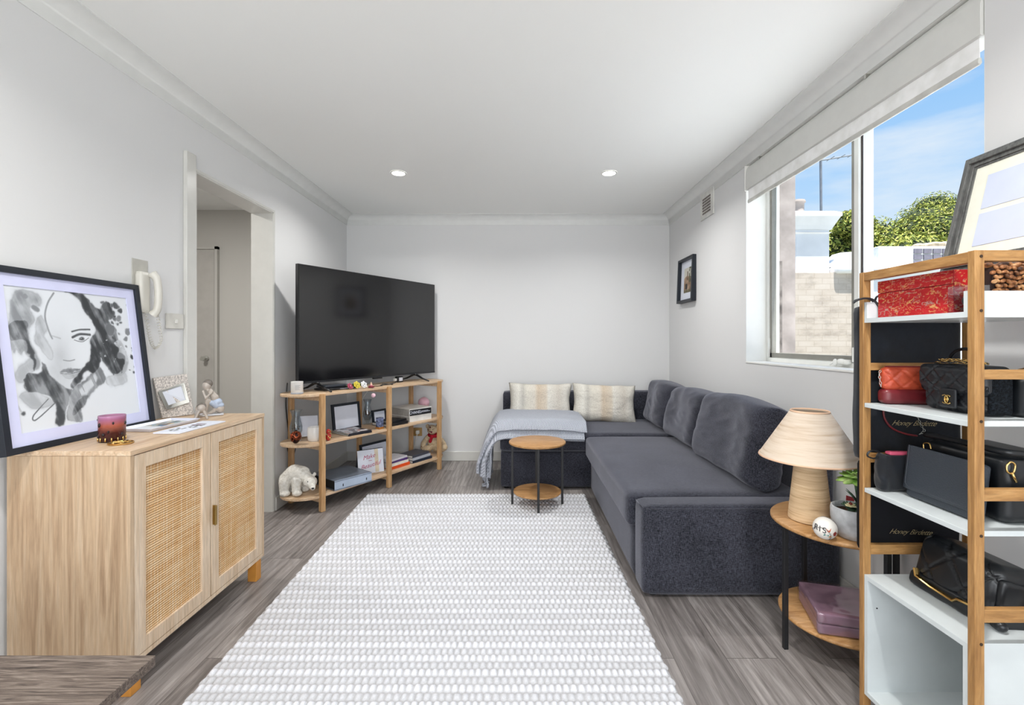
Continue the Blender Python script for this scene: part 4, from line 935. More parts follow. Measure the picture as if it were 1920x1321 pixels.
for i in range(14):
    a = 2 * PI * i / 14; lathe(bm, [(.0, .0), (.003, .001), (.003, .012), (0, .013)], 6, (.0482 * math.cos(a), .0482 * math.sin(a), .003), cap=False)
obj('gold_band', bm, GOLD, gc, smooth='y')
ld = thing('gold_disc', 'thin gold metal candle lid lying in front of the tumbler', 'lid', (-1.372, 1.622, ZC), .3)
ld.scale = (.8, .8, .8)
obj('disc', lathe(B(), [(.0, .0002), (.044, .0002), (.046, .002), (.046, .006), (.043, .007), (.042, .003), (.0, .003)], 40, cap=False), GOLD, ld, smooth=True)
bm = B()
for i in range(5): a = i * 1.25; tube(bm, [(.01 * math.cos(a), .01 * math.sin(a), .005), (.035 * math.cos(a), .035 * math.sin(a), .008), (.03 * math.cos(a + .5), .03 * math.sin(a + .5), .006)], .003, 6)
obj('embossed_crest', bm, GOLD, ld, smooth='y')
ty = thing('shallow_tray', 'long shallow white tray holding patterned paper on the sideboard', 'tray', (-1.485, 1.955, ZC), -.07)
pl = [(-.07, -.13), (.07, -.13), (.07, .13), (-.07, .13)]
bm = B(); rr = [[bm.verts.new((x * f, y * g, z)) for x, y in pl] for f, g, z in ((.86, .93, .0002), (1, 1, .013), (.96, .98, .014), (.83, .91, .004))]
bm.faces.new(rr[0][::-1]); bm.faces.new(rr[3])
for a, b in zip(rr, rr[1:]):
    for i in range(4): bm.faces.new((a[i], a[(i + 1) % 4], b[(i + 1) % 4], b[i]))
obj('dish', bm, plain('tray_white', '#dfe2f0', .3, 0, .5, .01), ty, bevel=.002)
def mosaic(U, V):
    pal = np.array([[.75, .60, .40], [.35, .45, .58], [.20, .24, .33], [.82, .80, .74], [.55, .68, .70], [.80, .62, .25]])
    k_ = (vnoise(U * 14, V * 3, 4) * 5.99).astype(int); c_ = pal[k_]; c_ = np.where((V < .35)[..., None], np.array([.86, .87, .88]), c_); return lin(c_)
facet_art('printed_sheet', 30, 40, [(-.052, -.10, .0048), (.052, -.10, .0048), (.052, .11, .0048), (-.052, .11, .0048)], mosaic, attrmat('sheet_print'), ty)
cd = thing('printed_board', 'flat white board with dark printed motifs at the sideboard edge', 'board', (-1.338, 1.925, ZC), -.03)
obj('board', bx(-.052, .052, -.135, .135, .0002, .005), PAPER, cd, bevel=.001)
bm = B()
for x0_, x1_, y0_, y1_ in ((-.03, .01, -.10, -.04), (-.005, .02, -.03, .0)): 
    for i in range(5):
        for j in range(3):
            if (i * 7 + j * 5) % 3: box(bm, x0_ + j * .014, x0_ + j * .014 + .009, y0_ + i * .014, y0_ + i * .014 + .010, .005, .0054)
obj('print_motif', bm, plain('print_grey', '#5c615c', .6), cd)
obj('print_block', bx(-.02, .02, .02, .035, .005, .0054), plain('print_maroon', '#5a2630', .6), cd)
obj('print_block', bx(-.02, .02, .05, .062, .005, .0054), plain('print_maroon', '#5a2630', .6), cd)
pf = thing('stone_photo_frame', 'speckled stone plaque frame with silver inner photo rim', 'photo frame', (-1.62, 2.2, ZC))
STN = plain('speckled_stone', '#c3bcb6', .8, 0, .2, .22, 130)
c4 = [(-1.628, 2.15, .804), (-1.560, 2.262, .804), (-1.640, 2.325, .995), (-1.650, 2.125, .99)]
obj('plaque', quadplate(B(), loc(pf, c4), .012), STN, pf, bevel=.002)
A_, B_, C_, D_ = [Vector(p) for p in c4]; 
def pq(u, v, o_=.0): 
    p = (A_ * (1 - u) + B_ * u) * (1 - v) + (D_ * (1 - u) + C_ * u) * v; n_ = (B_ - A_).cross(D_ - A_).normalized(); return p + n_ * o_ - Vector(pf.location)
ou = [(.02, .66), (.16, .20), (.90, .30), (.84, .80)]; ii = [(.14, .64), (.24, .30), (.80, .38), (.74, .73)]
bm = B(); L1 = [bm.verts.new(pq(*q, .001)) for q in ou]; L2 = [bm.verts.new(pq(*q, .009)) for q in ou]; L3 = [bm.verts.new(pq(*q, .007)) for q in ii]; L4 = [bm.verts.new(pq(*q, .001)) for q in ii]
for a, b in ((L1, L2), (L2, L3), (L3, L4), (L4, L1)):
    for i in range(4): bm.faces.new((a[i], a[(i + 1) % 4], b[(i + 1) % 4], b[i]))
obj('silver_rim', bm, SILV, pf, bevel=.001)
obj('photo', quadplate(B(), [pq(*q, .004) for q in ii], .002), PAPER, pf)
PORC = plain('glazed_porcelain', '#b0a69c', .2, 0, .6, .06, 30); HAIRP = plain('glazed_brown_hair', '#6f675f', .2, 0, .6, .1, 40); BLUP = plain('glazed_pale_blue', '#aebbcf', .2, 0, .6, .06, 30); WHP = plain('glazed_white', '#d3d6dd', .2, 0, .6, .03)
f2 = thing('seated_figurine', 'porcelain figurine of a seated child with head in both hands', 'figurine', (-1.475, 2.24, ZC), math.radians(33))
bm = B(); limb(bm, [(.03, .01, .045), (.025, .0, .085), (.005, -.002, .118)], [.019, .017, .012]); ell(bm, (-.008, -.004, .143), (.019, .02, .023))
limb(bm, [(.012, -.014, .112), (-.012, -.026, .085), (-.022, -.02, .118)], [.006, .0055, .006]); limb(bm, [(.012, .014, .112), (.012, .012, .083), (-.004, -.016, .122)], [.006, .0055, .006])
limb(bm, [(.03, -.008, .04), (-.005, -.018, .075), (-.012, -.018, .012), (-.026, -.02, .005)], [.011, .010, .007, .006]); limb(bm, [(.032, .012, .04), (.02, -.012, .022), (-.005, -.014, .008)], [.011, .009, .006]); ell(bm, (.045, 0, .03), (.02, .02, .022))
blob('body', bm, PORC, f2, .0022, 4)
bm = B(); ell(bm, (-.004, .001, .152), (.021, .022, .021)); blob('hair', bm, HAIRP, f2, .002, 3)
bm = B(); ell(bm, (.034, 0, .062), (.022, .022, .02)); ell(bm, (.045, .0, .046), (.018, .02, .015)); limb(bm, [(.03, -.008, .045), (.01, -.015, .062)], [.015, .0125]); blob('shorts', bm, BLUP, f2, .0022, 3)
obj('plinth', softbox(-.035, .06, -.03, .03, .0003, .008, .004, 6, amp=.001), WHP, f2, smooth='y')
f1 = thing('lying_figurine', 'porcelain figurine of a child lying with chin on hands', 'figurine', (-1.435, 2.125, ZC), math.radians(33))
bm = B(); ell(bm, (.002, -.01, .053), (.017, .018, .019)); limb(bm, [(.0, 0, .034), (-.01, .02, .024), (-.012, .045, .018), (-.015, .075, .012)], [.012, .014, .015, .008]); limb(bm, [(-.014, -.004, .032), (-.022, -.02, .006), (-.008, -.018, .038)], [.0065, .0055, .006]); limb(bm, [(.014, -.002, .032), (.024, -.018, .006), (.012, -.016, .038)], [.0065, .0055, .006]); limb(bm, [(-.012, .06, .016), (-.016, .075, .045), (-.012, .06, .058)], [.009, .007, .006])
blob('body', bm, PORC, f1, .0022, 4)
bm = B(); ell(bm, (.002, -.004, .060), (.0185, .018, .017)); blob('hair', bm, HAIRP, f1, .002, 3)
bm = B(); limb(bm, [(0, .004, .03), (-.01, .03, .022)], [.0145, .016]); blob('shirt', bm, WHP, f1, .0022, 3)

# grey plank bench in the near left corner
bn = thing('plank_bench', 'dark grey wood-look bench top in the near left corner', 'bench', (-1.1, .6, 0))
obj('bench_top', bx(-1.55, -.757, .35, .981, .478, .5), BENCH, bn, ab=True, bevel=.0015)
for x in (-1.50, -.92):
    for y in (.40, .87): obj('leg', bx(x, x + .05, y, y + .05, 0, .478), BLACKM, bn, ab=True, bevel=.002)

# ================================================================ CONSOLE SHELF AND TELEVISION
CA = math.atan2(.861, .508); CO = Vector((-1.336, 3.196, 0))
def CL(x, y, z=0): return CO + Vector((.508 * x - .861 * y, .861 * x + .508 * y, z))
cs = thing('console_shelf', 'three-tier light wood console shelf with rounded ends under the television', 'shelf', CO, CA)
LEN = 1.22; cr_ = .165
def stad(x0, x1, r, yc, n=18, ins=0):
    p = []
    for i in range(n + 1): a = PI / 2 + PI * i / n; p.append((x0 + (r - ins) * math.cos(a), yc + (r - ins) * math.sin(a)))
    for i in range(n + 1): a = -PI / 2 + PI * i / n; p.append((x1 + (r - ins) * math.cos(a), yc + (r - ins) * math.sin(a)))
    return p
TOPZ, MIDZ, LOWZ = .80, .465, .11
for z in (TOPZ, MIDZ, LOWZ):
    obj('shelf_board', prism(B(), stad(0, LEN, cr_, .165), z - .018, z), OAKH, cs, bevel=.003)
for x in (0, LEN / 2, LEN):
    for y in (-.006, .336):
        obj('post', prism(B(), [(x - .017, y - .017), (x + .017, y - .017), (x + .017, y + .017), (x - .017, y + .017)], 0, TOPZ - .001), OAK, cs, bevel=.005, seg=3)
    for z in (TOPZ, MIDZ, LOWZ): obj('cross_rail', bx(x - .010, x + .010, .011, .319, z - .050, z - .0185), OAKH, cs, bevel=.002)
# television
TX0, TX1, TZ0, TZ1 = -.065, 1.355, .862, 1.692
tv = thing('television', 'large flat screen television angled across the corner on the shelf', 'television', CL(.64, .175, TOPZ), CA)
tx0, tx1 = TX0 - .64, TX1 - .64; z0, z1 = TZ0 - TOPZ, TZ1 - TOPZ
obj('screen_bezel', bx(tx0, tx1, -.012, .018, z0, z1), BLKP, tv, bevel=.002)
obj('rear_housing', bx(tx0 + .18, tx1 - .18, .018, .055, z0 + .02, z0 + .52), BLKP, tv, bevel=.012)
t = NT('screen_panel'); t.base('#0b0b0d'); SCR = t.set(.11, 0, .85)
obj('screen_panel', bx(tx0 + .006, tx1 - .006, -.0135, -.0121, z0 + .016, z1 - .006), SCR, tv)
obj('lower_trim', bx(tx0, tx1, -.0145, -.0121, z0, z0 + .012), plain('bezel_satin', '#2f3033', .3, .3), tv)
obj('badge', bx(-.03, .06, -.013, .01, z0 - .012, z0), BLKP, tv, bevel=.003)
for sx in (-.555, .46):
    bm = B(); 
    for e in (-1, 1):
        tube(bm, [(sx, .0, z0 + .002), (sx, e * .09, z0 * .42), (sx + .0, e * .165, .006)], [.013, .010, .007], 8, flat=.8)
    ell(bm, (sx, 0, z0 - .002), (.02, .03, .012)); obj('stand_leg', bm, BLKP, tv, smooth='y')
# items on the top board
def on(name, label, cat, x, y, z, rz=0, group=None): return thing(name, label, cat, CL(x, y, z + .0005), CA + rz, group)
JW = plain('candle_jar_white', '#e0dedb', .3, 0, .5, .01)
cj = on('candle_jar', 'small white labelled candle jar at the left end of console top', 'candle', -.095, .13, TOPZ)
obj('jar', lathe(B(), [(.034, 0), (.038, .004), (.039, .084), (.036, .084), (.035, .07), (0, .069)], 36, cap=False), JW, cj, smooth=True)
obj('glass_base', lathe(B(), [(.0385, .001), (.040, .003), (.040, .010), (.0385, .012)], 36, cap=False), plain('jar_glass_base', '#a5abb5', .1, 0, .6), cj)
bm = B()
for i in range(5): box(bm, -.016, .016 - (i % 2) * .008, -.0398, -.0392, .03 + i * .007, .032 + i * .007)
obj('label_print', bm, plain('faint_print', '#a6a6a8', .6), cj, rot=(0, 0, -.5))
rt = on('set_top_box', 'flat black set-top box lying under the television', 'set-top box', .25, .165, TOPZ, -.05)
obj('lower_case', softbox(-.14, .14, -.07, .07, 0, .018, .006, 6), BLKP, rt, smooth='y'); obj('upper_case', softbox(-.12, .08, -.04, .075, .018, .038, .008, 6), plain('case_grey', '#2b3038', .35), rt, smooth='y')
obj('light_strip', bx(-.02, .10, -.0712, -.0700, .008, .011), plain('strip_light', '#c7ccd6', .3), rt)
def flower(label, x, y, z, colr, cen, s=1, tilt=1.1, group=None):
    f = on('ceramic_flower', label, 'flower ornament', x, y, z, 0, group); bm = B()
    for ring, (nn, R_, hh) in enumerate(((6, .030, .0), (5, .021, .006), (4, .013, .010))):
        for i in range(nn):
            a = 2 * PI * i / nn + ring * .5; c = Vector((math.cos(a) * R_ * .55 * s, math.sin(a) * R_ * .55 * s, hh * s))
            ell(bm, c, (R_ * .48 * s, R_ * .40 * s, .0045 * s), (.0, -.45 - .25 * ring, a), 10)
    M = Matrix.Translation((0, 0, .028 * s)) @ Matrix.Rotation(tilt, 4, 'X') @ Matrix.Rotation(.3, 4, 'Z'); bmesh.ops.transform(bm, matrix=M, verts=bm.verts)
    obj('petals', bm, plain('petal_' + colr[1:], colr, .35, 0, .4, .08, 80), f, smooth='y')
    bm = B(); ell(bm, (0, 0, .010 * s), (.007 * s, .007 * s, .006 * s), None, 12); bmesh.ops.transform(bm, matrix=M, verts=bm.verts); obj('flower_centre', bm, plain('centre_' + cen[1:], cen, .4), f, smooth='y')
    bm = B()
    for a in (.4, 1.4, 2.6): ell(bm, (math.cos(a) * .022 * s, .012, .022 * s + math.sin(a) * .018 * s), (.014 * s, .005, .008 * s), (0, -a, 0), 8)
    obj('leaves', bm, plain('leaf_deep', '#2e4a22', .5), f, smooth='y')
flower('yellow ceramic flower in front of the television', .335, .045, TOPZ, '#d9c84c', '#8a8a20', 1.05)
flower('white ceramic flower next to the yellow one', .392, .035, TOPZ, '#e3e3e3', '#9aa59a', 1.0)
flower('dark pink ceramic flower left of the yellow one', .285, .060, TOPZ, '#a84c66', '#e0a8b8', .85)
gn = on('gnome_ornament', 'tiny pink gnome ornament on a dark red saucer', 'ornament', .452, .020, TOPZ)
obj('saucer', lathe(B(), [(.012, 0), (.022, .003), (.024, .010), (.016, .014), (0, .014)], 24, cap=False), plain('deep_red', '#7c2434', .35), gn, smooth=True)
bm = B(); ell(bm, (0, 0, .02), (.011, .010, .010)); obj('body', bm, plain('pink_skin', '#d98a93', .5), gn, smooth='y')
obj('hat', lathe(B(), [(.009, .024), (.006, .034), (.001, .046)], 14), plain('hat_tan', '#d9b79c', .6), gn, smooth=True)
ps = on('power_adapter', 'small black power adapter with a white label behind the screen leg', 'power adapter', .93, .20, TOPZ)
obj('body', softbox(-.035, .03, -.02, .02, 0, .052, .006, 6), BLKP, ps, smooth='y'); obj('label_sticker', bx(-.022, .02, -.0208, -.0202, .012, .042), PAPER, ps)
obj('white_plug', softbox(-.065, -.037, -.012, .010, .012, .036, .005, 5), WPLA, ps, smooth='y')
def cord(label, pts, m=BLKP, r=.003): 
    o = obj('cable', tube(B(), smoothpts([CL(*p) for p in pts], 8), r, 7), m, smooth='y'); return tag(o, label, 'cable')
cord('thin black cable curling across the console top', [(.50, .09, .8035), (.60, .06, .804), (.66, .12, .810), (.72, .07, .804), (.68, .05, .809), (.62, .10, .804), (.76, .12, .804), (.86, .17, .806), (.89, .19, .815)])
cord('black cable hanging down behind the left end of console', [(-.02, .352, .86), (-.03, .352, .70), (-.01, .356, .50), (-.02, .352, .40), (.01, .36, .28), (-.02, .352, .12), (-.04, .352, .012)], r=.004)
cord('second black cable hanging behind the lower console shelf', [(.03, .352, .62), (.05, .354, .42), (.03, .356, .30), (.05, .352, .20), (.04, .352, .012)], r=.003)
cord('white cable slanting behind the right bay of the console', [(.62, .352, .63), (.68, .352, .70), (.75, .352, .765)], WPLA, .004)
cord('white cable loop behind the books on the lower shelf', [(.86, .352, .05), (.90, .352, .16), (.95, .352, .20), (1.0, .356, .12), (1.02, .36, .02)], WPLA, .004)
pb = on('pompom', 'small pale pink ball hanging from the console top edge', 'pompom', .452, .0, TOPZ - .072)
obj('ball', ell(B(), (0, -.004, .016), .0165, None, 20), plain('pale_pink_wool', '#e6bfca', .9, 0, .1, .08, 90), pb, smooth='y')
obj('string', tube(B(), [(0, -.004, .03), (0, -.007, .05), (0, -.001, .078), (0, .004, .0735)], .001, 5), plain('pale_string', '#d8c0c4', .8), pb)
# middle shelf
GLV = glassy('vase_glass', '#eef3f6', .10)
def vase(label, x, y, prof, fill, z=MIDZ):
    v_ = on('glass_vase', label, 'vase', x, y, z); obj('glass', lathe(B(), prof, 36, cap=False), GLV, v_, smooth=True)
    bm = B(); zf = fill[0]
    for i in range(26):
        a = random.uniform(0, 6.28); r = random.uniform(0, fill[1]); zz = zf + random.uniform(0, fill[2]); ell(bm, (r * math.cos(a), r * math.sin(a), zz), (random.uniform(.005, .011), .006, random.uniform(.003, .010)), (random.random() * 3, random.random() * 3, 0), 8)
    o = obj('potpourri', bm, plain('potpourri_' + str(int(z * 1000)), '#5b4337', .8, 0, .2, .5, 60), v_, smooth='y'); o['kind'] = 'stuff'; return v_
hp = [(.030, 0), (.032, .003), (.012, .012), (.010, .02), (.026, .04), (.036, .07), (.036, .10), (.026, .14), (.022, .165), (.028, .20), (.036, .215), (.034, .215), (.021, .168), (.034, .10), (.033, .07), (.022, .043), (0, .035)]
vase('clear hurricane glass vase behind the copper skull ornament', -.045, .215, [(r * 1.15, z) for r, z in hp], (.05, .026, .045))
vase('footed clear glass vase with dried petals beside the middle post', .652, .285, [(r * 1.0, z * .98) for r, z in hp], (.075, .022, .04))
sk = on('copper_ornament', 'knotted shiny copper ornament on the middle shelf left end', 'ornament', -.125, .10, MIDZ)
CPR = plain('dark_copper', '#8a4a34', .18, 1, None, .35, 30); bm = B()
ell(bm, (0, 0, .045), (.028, .026, .038))
obj('core', bm, plain('core_dark', '#2a1414', .25, .6), sk, smooth='y'); bm = B(); rnd = random.Random(3)
for i in range(11):
    c = Vector((rnd.uniform(-1, 1), rnd.uniform(-1, 1), rnd.uniform(-1, 1))).normalized(); q = c.orthogonal().normalized(); s_ = c.cross(q); R_ = rnd.uniform(.018, .032)
    tube(bm, [Vector((0, 0, .052)) + c * .014 + (q * math.cos(a) + s_ * math.sin(a)) * R_ for a in [2 * PI * k_ / 18 for k_ in range(18)]], .0045, 8, closed=True)
for v_ in bm.verts: v_.co.z = max(.0005, v_.co.z)
obj('knots', bm, CPR, sk, smooth='y')
wc = on('white_card', 'plain white card propped behind the white ceramic pot', 'card', .075, .235, MIDZ, .1)
obj('card_panel', box(B(), -.085, .075, -.002, .002, .0, .145, M=Matrix.Rotation(-.16, 4, 'X') @ Matrix.Rotation(.10, 4, 'Y') @ Matrix.Translation((0, 0, .009))), PAPER, wc)
obj('folded_panel', box(B(), .0, .088, .012, .016, .0, .085, M=Matrix.Rotation(-.3, 4, 'X') @ Matrix.Rotation(-.0, 4, 'Y')), PAPER, wc)
jr = on('ceramic_pot', 'white ceramic pot with a pale blue dot on the middle shelf', 'pot', .022, .105, MIDZ)
obj('pot', lathe(B(), [(.038, 0), (.044, .006), (.046, .03), (.046, .092), (.0435, .096), (.041, .092), (.04, .06), (0, .058)], 40, cap=False), JW, jr, smooth=True)
obj('blue_dot', lathe(B(), [(0, .0), (.02, 0), (.02, .0015), (0, .0015)], 24, cap=False), plain('pale_blue_dot', '#9fc3d6', .4), jr, loc=(.030, -.0345, .055), rot=(PI / 2, 0, .70))
dr = on('round_ornament', 'small dark blue egg ornament beside the front console post', 'ornament', .028, .035, MIDZ); obj('egg', ell(B(), (0, 0, .020), (.017, .017, .020)), plain('navy_glaze', '#26303f', .2), dr, smooth='y')
rd = on('red_figurine', 'small red and gold lucky figurine right of the left post', 'figurine', .072, .024, MIDZ)
bm = B(); ell(bm, (0, 0, .026), (.021, .019, .026)); ell(bm, (0, 0, .062), (.017, .016, .019)); blob('body', bm, plain('lacquer_red', '#b02a22', .25, 0, .6), rd, .002, 3)
bm = B()
for a, z, r in ((-.6, .03, .006), (.5, .028, .006), (0, .018, .007), (-.4, .064, .005), (.5, .064, .005), (0, .076, .004), (0, .052, .004), (1.1, .045, .005), (-1.2, .045, .005)):
    ell(bm, (math.sin(a) * .0185, -math.cos(a) * .0175, z), (r, .004, r), (0, 0, a), 8)
obj('gold_marks', bm, GOLD, rd, smooth='y')
def easel_frame(label, x, y, z, w_, h_, bar, lean, rz, group=None, mat_w=.0, photo=True):
    f = on('photo_frame', label, 'photo frame', x, y, z, rz, group); M = Matrix.Rotation(lean, 4, 'X')
    obj('frame', ring4(B(), 0, w_, 0, h_, bar, 0, .016, M), BLKF, f, bevel=.001); obj('picture_panel', box(B(), bar * .8, w_ - bar * .8, .006, .009, bar * .8, h_ - bar * .8, M=M), PAPER, f)
    bk = M @ Vector((w_ / 2, .016, h_ * .7)); obj('easel_strut', tube(B(), [bk, (w_ / 2, max(.03, bk.y + .045), .004)], .004, 6), BLKP, f); return f
easel_frame('black photo frame standing in the left middle bay behind a magazine', .275, .225, MIDZ, .262, .212, .020, -.12, 0)
easel_frame('small black photo frame behind the middle post beside the tall books', .672, .235, MIDZ, .15, .118, .016, -.12, .0)
easel_frame('black photo frame on the lower shelf behind the lettered calendar', .555, .24, LOWZ, .30, .205, .018, -.10, .0)
MAGC = attrmat('cover_print', .3, .5)
def cover(seed):
    def f(U, V):
        a = vnoise(U * 7 + seed, V * 5, seed); b = vnoise(U * 16, V * 11, seed + 2); c = np.ones(U.shape + (3,)) * np.array([.82, .82, .83])
        c = np.where((a > .55)[..., None], np.array([.30, .24, .22]) + (b[..., None] - .5) * .3, c); c = np.where((a < .25)[..., None], np.array([.70, .50, .44]), c); c = np.where(((V > .82) & (U > .1) & (U < .9) & (b > .4))[..., None], np.array([.15, .15, .17]), c); return lin(np.clip(c, 0, 1))
    return f
def flatbook(label, cat, x, y, z, w_, d_, h_, rz, cov, pages='#dedbd2', spine=None, name='book', group=None, art=None):
    b_ = on(name, label, cat, x, y, z, rz, group); cm = plain('cover_' + cov[1:], cov, .4, 0, .4, .04); ct = min(.003, h_ * .15)
    bm = B(); box(bm, -w_ / 2, w_ / 2, -d_ / 2, d_ / 2, 0, ct); box(bm, -w_ / 2, w_ / 2, -d_ / 2, d_ / 2, h_ - ct, h_); box(bm, -w_ / 2, w_ / 2, -d_ / 2, -d_ / 2 + ct, ct, h_ - ct)
    obj('cover', bm, cm, b_); obj('pages', bx(-w_ / 2 + .003, w_ / 2 - .003, -d_ / 2 + ct, d_ / 2 - .003, ct, h_ - ct), plain('pages_' + pages[1:], pages, .8, 0, .1, .05, 60), b_)
    if spine: obj('spine_label', bx(-w_ / 2 * spine[1], w_ / 2 * spine[2], -d_ / 2 - .0006, -d_ / 2 - .0001, h_ * .12, h_ * .88), plain('spine_' + spine[0][1:], spine[0], .4), b_)
    if art: facet_art('cover_print', 40, 50, [(-w_ / 2 + .004, -d_ / 2 + .004, h_ + .0004), (w_ / 2 - .004, -d_ / 2 + .004, h_ + .0004), (w_ / 2 - .004, d_ / 2 - .004, h_ + .0004), (-w_ / 2 + .004, d_ / 2 - .004, h_ + .0004)], art, MAGC, b_)
    return b_
flatbook('glossy magazine at the bottom of the pair on the middle shelf', 'magazine', .352, .118, MIDZ, .20, .225, .010, -.13, '#20222a', name='magazine', group='magazines on the middle shelf')
flatbook('glossy magazine with portrait cover on top of the pair', 'magazine', .350, .120, MIDZ + .0105, .195, .225, .009, -.10, '#2c2e36', name='magazine', group='magazines on the middle shelf', art=cover(4))
tn = on('tea_light_holder', 'dark printed square glass with a gold base near the middle post', 'candle holder', .575, .06, MIDZ)
obj('glass', prism(B(), [(-.021, -.021), (.021, -.021), (.021, .021), (-.021, .021)], .014, .088), plain('dusky_print', '#525a72', .2, 0, .6, .7, 45), tn, bevel=.002)
obj('gold_base', prism(B(), [(-.023, -.023), (.023, -.023), (.023, .023), (-.023, .023)], 0, .0138), plain('amber_base', '#b5742f', .3, .3), tn, bevel=.002)
flatbook('black hardback at the bottom of the pair by the middle post', 'book', .76, .135, MIDZ, .22, .19, .024, -.07, '#15161a', pages='#c9c6c0', group='black books on the middle shelf')
flatbook('thin black book lying on top of the black hardback', 'book', .78, .13, MIDZ + .0245, .18, .15, .014, .10, '#101116', pages='#b9b6b0', group='black books on the middle shelf')
flatbook('thick plain white book beneath the large fashion book', 'book', 1.045, .175, MIDZ, .245, .27, .045, -.12, '#e4e3df', pages='#b7b3ad')
cbk = flatbook('large white fashion book with black lettered spine panel', 'book', 1.040, .172, MIDZ + .0455, .25, .275, .066, -.13, '#d9d6d0', pages='#a9a49d', spine=('#17181c', .96, .96))
text('CHANEL', .034, (-.058, -.1383, .033), (1, 0, 0), (0, 0, 1), PAPER, cbk, ext=.0003); obj('spine_print', box(bx(.005, .105, -.1386, -.1382, .029, .032), .005, .085, -.1386, -.1382, .036, .039), PAPER, cbk)
pk = on('pink_ball', 'round pale pink ball at the right end of the middle shelf', 'ball', 1.285, .235, MIDZ)
t = plain('soft_pink', '#e2b4c2', .6, 0, .3, .04); obj('ball', ell(B(), (0, 0, .115), (.052, .052, .052), None, 28), t, pk, smooth='y'); obj('neck', lathe(B(), [(.030, 0), (.032, .01), (.028, .05), (.036, .075)], 24), t, pk, smooth=True)
# lower shelf
bd = on('ring_binder', 'fat grey ring binder with clear spine lying on the lower shelf', 'binder', .268, .13, LOWZ, -.13)
CV = plain('binder_grey', '#5c6470', .3, 0, .5, .08); bm = B(); box(bm, -.15, .15, -.155, .155, 0, .004); box(bm, -.15, .15, -.155, .155, .066, .070); obj('covers', bm, CV, bd, bevel=.001)
obj('spine', bx(-.15, .15, -.159, -.1552, 0, .070), plain('binder_spine', '#a9b6c9', .25, 0, .5, .03), bd, bevel=.001)
obj('spine_edges', box(box(B(), -.15, .15, -.1602, -.1592, .062, .066), -.15, .15, -.1602, -.1592, .004, .008), CV, bd)
obj('paper_block', bx(-.14, .14, -.14, .15, .0045, .0655), plain('binder_dark_side', '#15161a', .7), bd)
for x in (-.085, .105): obj('ring_slot', bx(x - .003, x + .003, -.1606, -.1592, .02, .038), BLKP, bd)
bbk = on('desk_calendar', 'white easel calendar lettered in pink on the lower shelf', 'calendar', .455, .165, LOWZ, -.42)
M = Matrix.Rotation(-.20, 4, 'X'); obj('front_page', box(B(), 0, .205, 0, .002, 0, .185, M=M), PAPER, bbk)
obj('beige_band', box(B(), .135, .165, -.0008, -.0002, .004, .183, M=M @ Matrix.Rotation(0, 4, 'Y')), plain('band_beige', '#cfc3ae', .7), bbk)
obj('stand', prism(B(), [(.003, .001), (.0365, .178), (.110, .001)], .004, .2, Matrix(((0, 0, 1, 0), (1, 0, 0, 0), (0, 1, 0, 0), (0, 0, 0, 1)))), BLKF, bbk)
obj('top_binding', tube(B(), [M @ Vector((0, .002, .186)), M @ Vector((.205, .002, .186))], .003, 8), BLKP, bbk)
PKI = plain('pink_ink', '#b04468', .6)
for s_, x, z, q in (('Make', .088, .128, .046), ('Beautiful', .098, .062, .046)):
    text(s_, q, M @ Vector((x, -.0012, z)), M.to_3x3() @ Vector((1, 0, .16)), M.to_3x3() @ Vector((-.16, 0, 1)), PKI, bbk, shear=.45, ext=.0002)
def rg(*a, **k): return flatbook(*a, **k, group='paperbacks stacked on the lower shelf')
rg('orange paperback at the bottom of the left stack', 'book', .80, .125, LOWZ, .205, .15, .024, -.02, '#d9501e', pages='#e0ddd6', spine=None)
rg('cream paperback above the orange one', 'book', .79, .125, LOWZ + .0245, .20, .145, .022, .02, '#e9e6dc')
rg('purple paperback in the left stack', 'book', .79, .13, LOWZ + .047, .19, .14, .018, -.05, '#5a3f78')
rg('white paperback on top of the left stack', 'book', .785, .13, LOWZ + .0655, .19, .145, .015, .06, '#dcdae0')
rg('navy book at the bottom of the right stack', 'book', 1.05, .12, LOWZ, .235, .17, .022, -.05, '#1f2a3c', pages='#e3e0da')
rg('pale blue grey paperback in the right stack', 'book', 1.045, .125, LOWZ + .0225, .225, .165, .021, 0, '#b9bdc6')
rg('charcoal paperback with cream pages topping the right stack', 'book', 1.04, .13, LOWZ + .044, .22, .16, .020, .03, '#4a4c56')
obj('small_word', box(B(), .085, .112, -.0011, -.0006, .0965, .0995, M=M), PKI, bbk)
# polar bear
pbz = on('polar_bear_figurine', 'white plush-textured polar bear cub on the lower shelf left end', 'figurine', -.055, .165, LOWZ, -CA + .12)
t = NT('bear_fur'); n = t.noise(t.coord(), 70, 4, .7); t.base(t.ramp(n, [(.3, '#cfcabf'), (.5, '#e9e6de'), (.7, '#f7f5ef')])); t.bump(n, .9, .008); FUR = t.set(.95, 0, .1)
bm = B(); limb(bm, [(-.075, .0, .10), (-.03, .0, .135), (.02, -.005, .135)], [.058, .066, .055]); limb(bm, [(.02, -.01, .13), (.065, -.03, .11), (.09, -.045, .095)], [.048, .038, .036])
for p, q, r in (((-.085, -.035, .09), (-.082, -.045, .015), .030), ((-.085, .035, .09), (-.075, .045, .015), .030), ((-.005, -.04, .10), (-.0, -.055, .018), .028), ((.01, .035, .10), (.02, .04, .018), .027)): limb(bm, [p, q], [r * 1.25, r]); ell(bm, Vector(q) + Vector((.008, -.008, .003)), (r * 1.15, r * 1.1, .021))
ell(bm, (.090, -.055, .092), (.045, .042, .040)); limb(bm, [(.105, -.075, .080), (.118, -.096, .064)], [.027, .018]); ell(bm, (.060, -.045, .133), (.012, .008, .012)); ell(bm, (.108, -.022, .135), (.012, .008, .014))
for v_ in bm.verts: v_.co.z = max(.001, v_.co.z)
blob('body', bm, FUR, pbz, .004, 3)
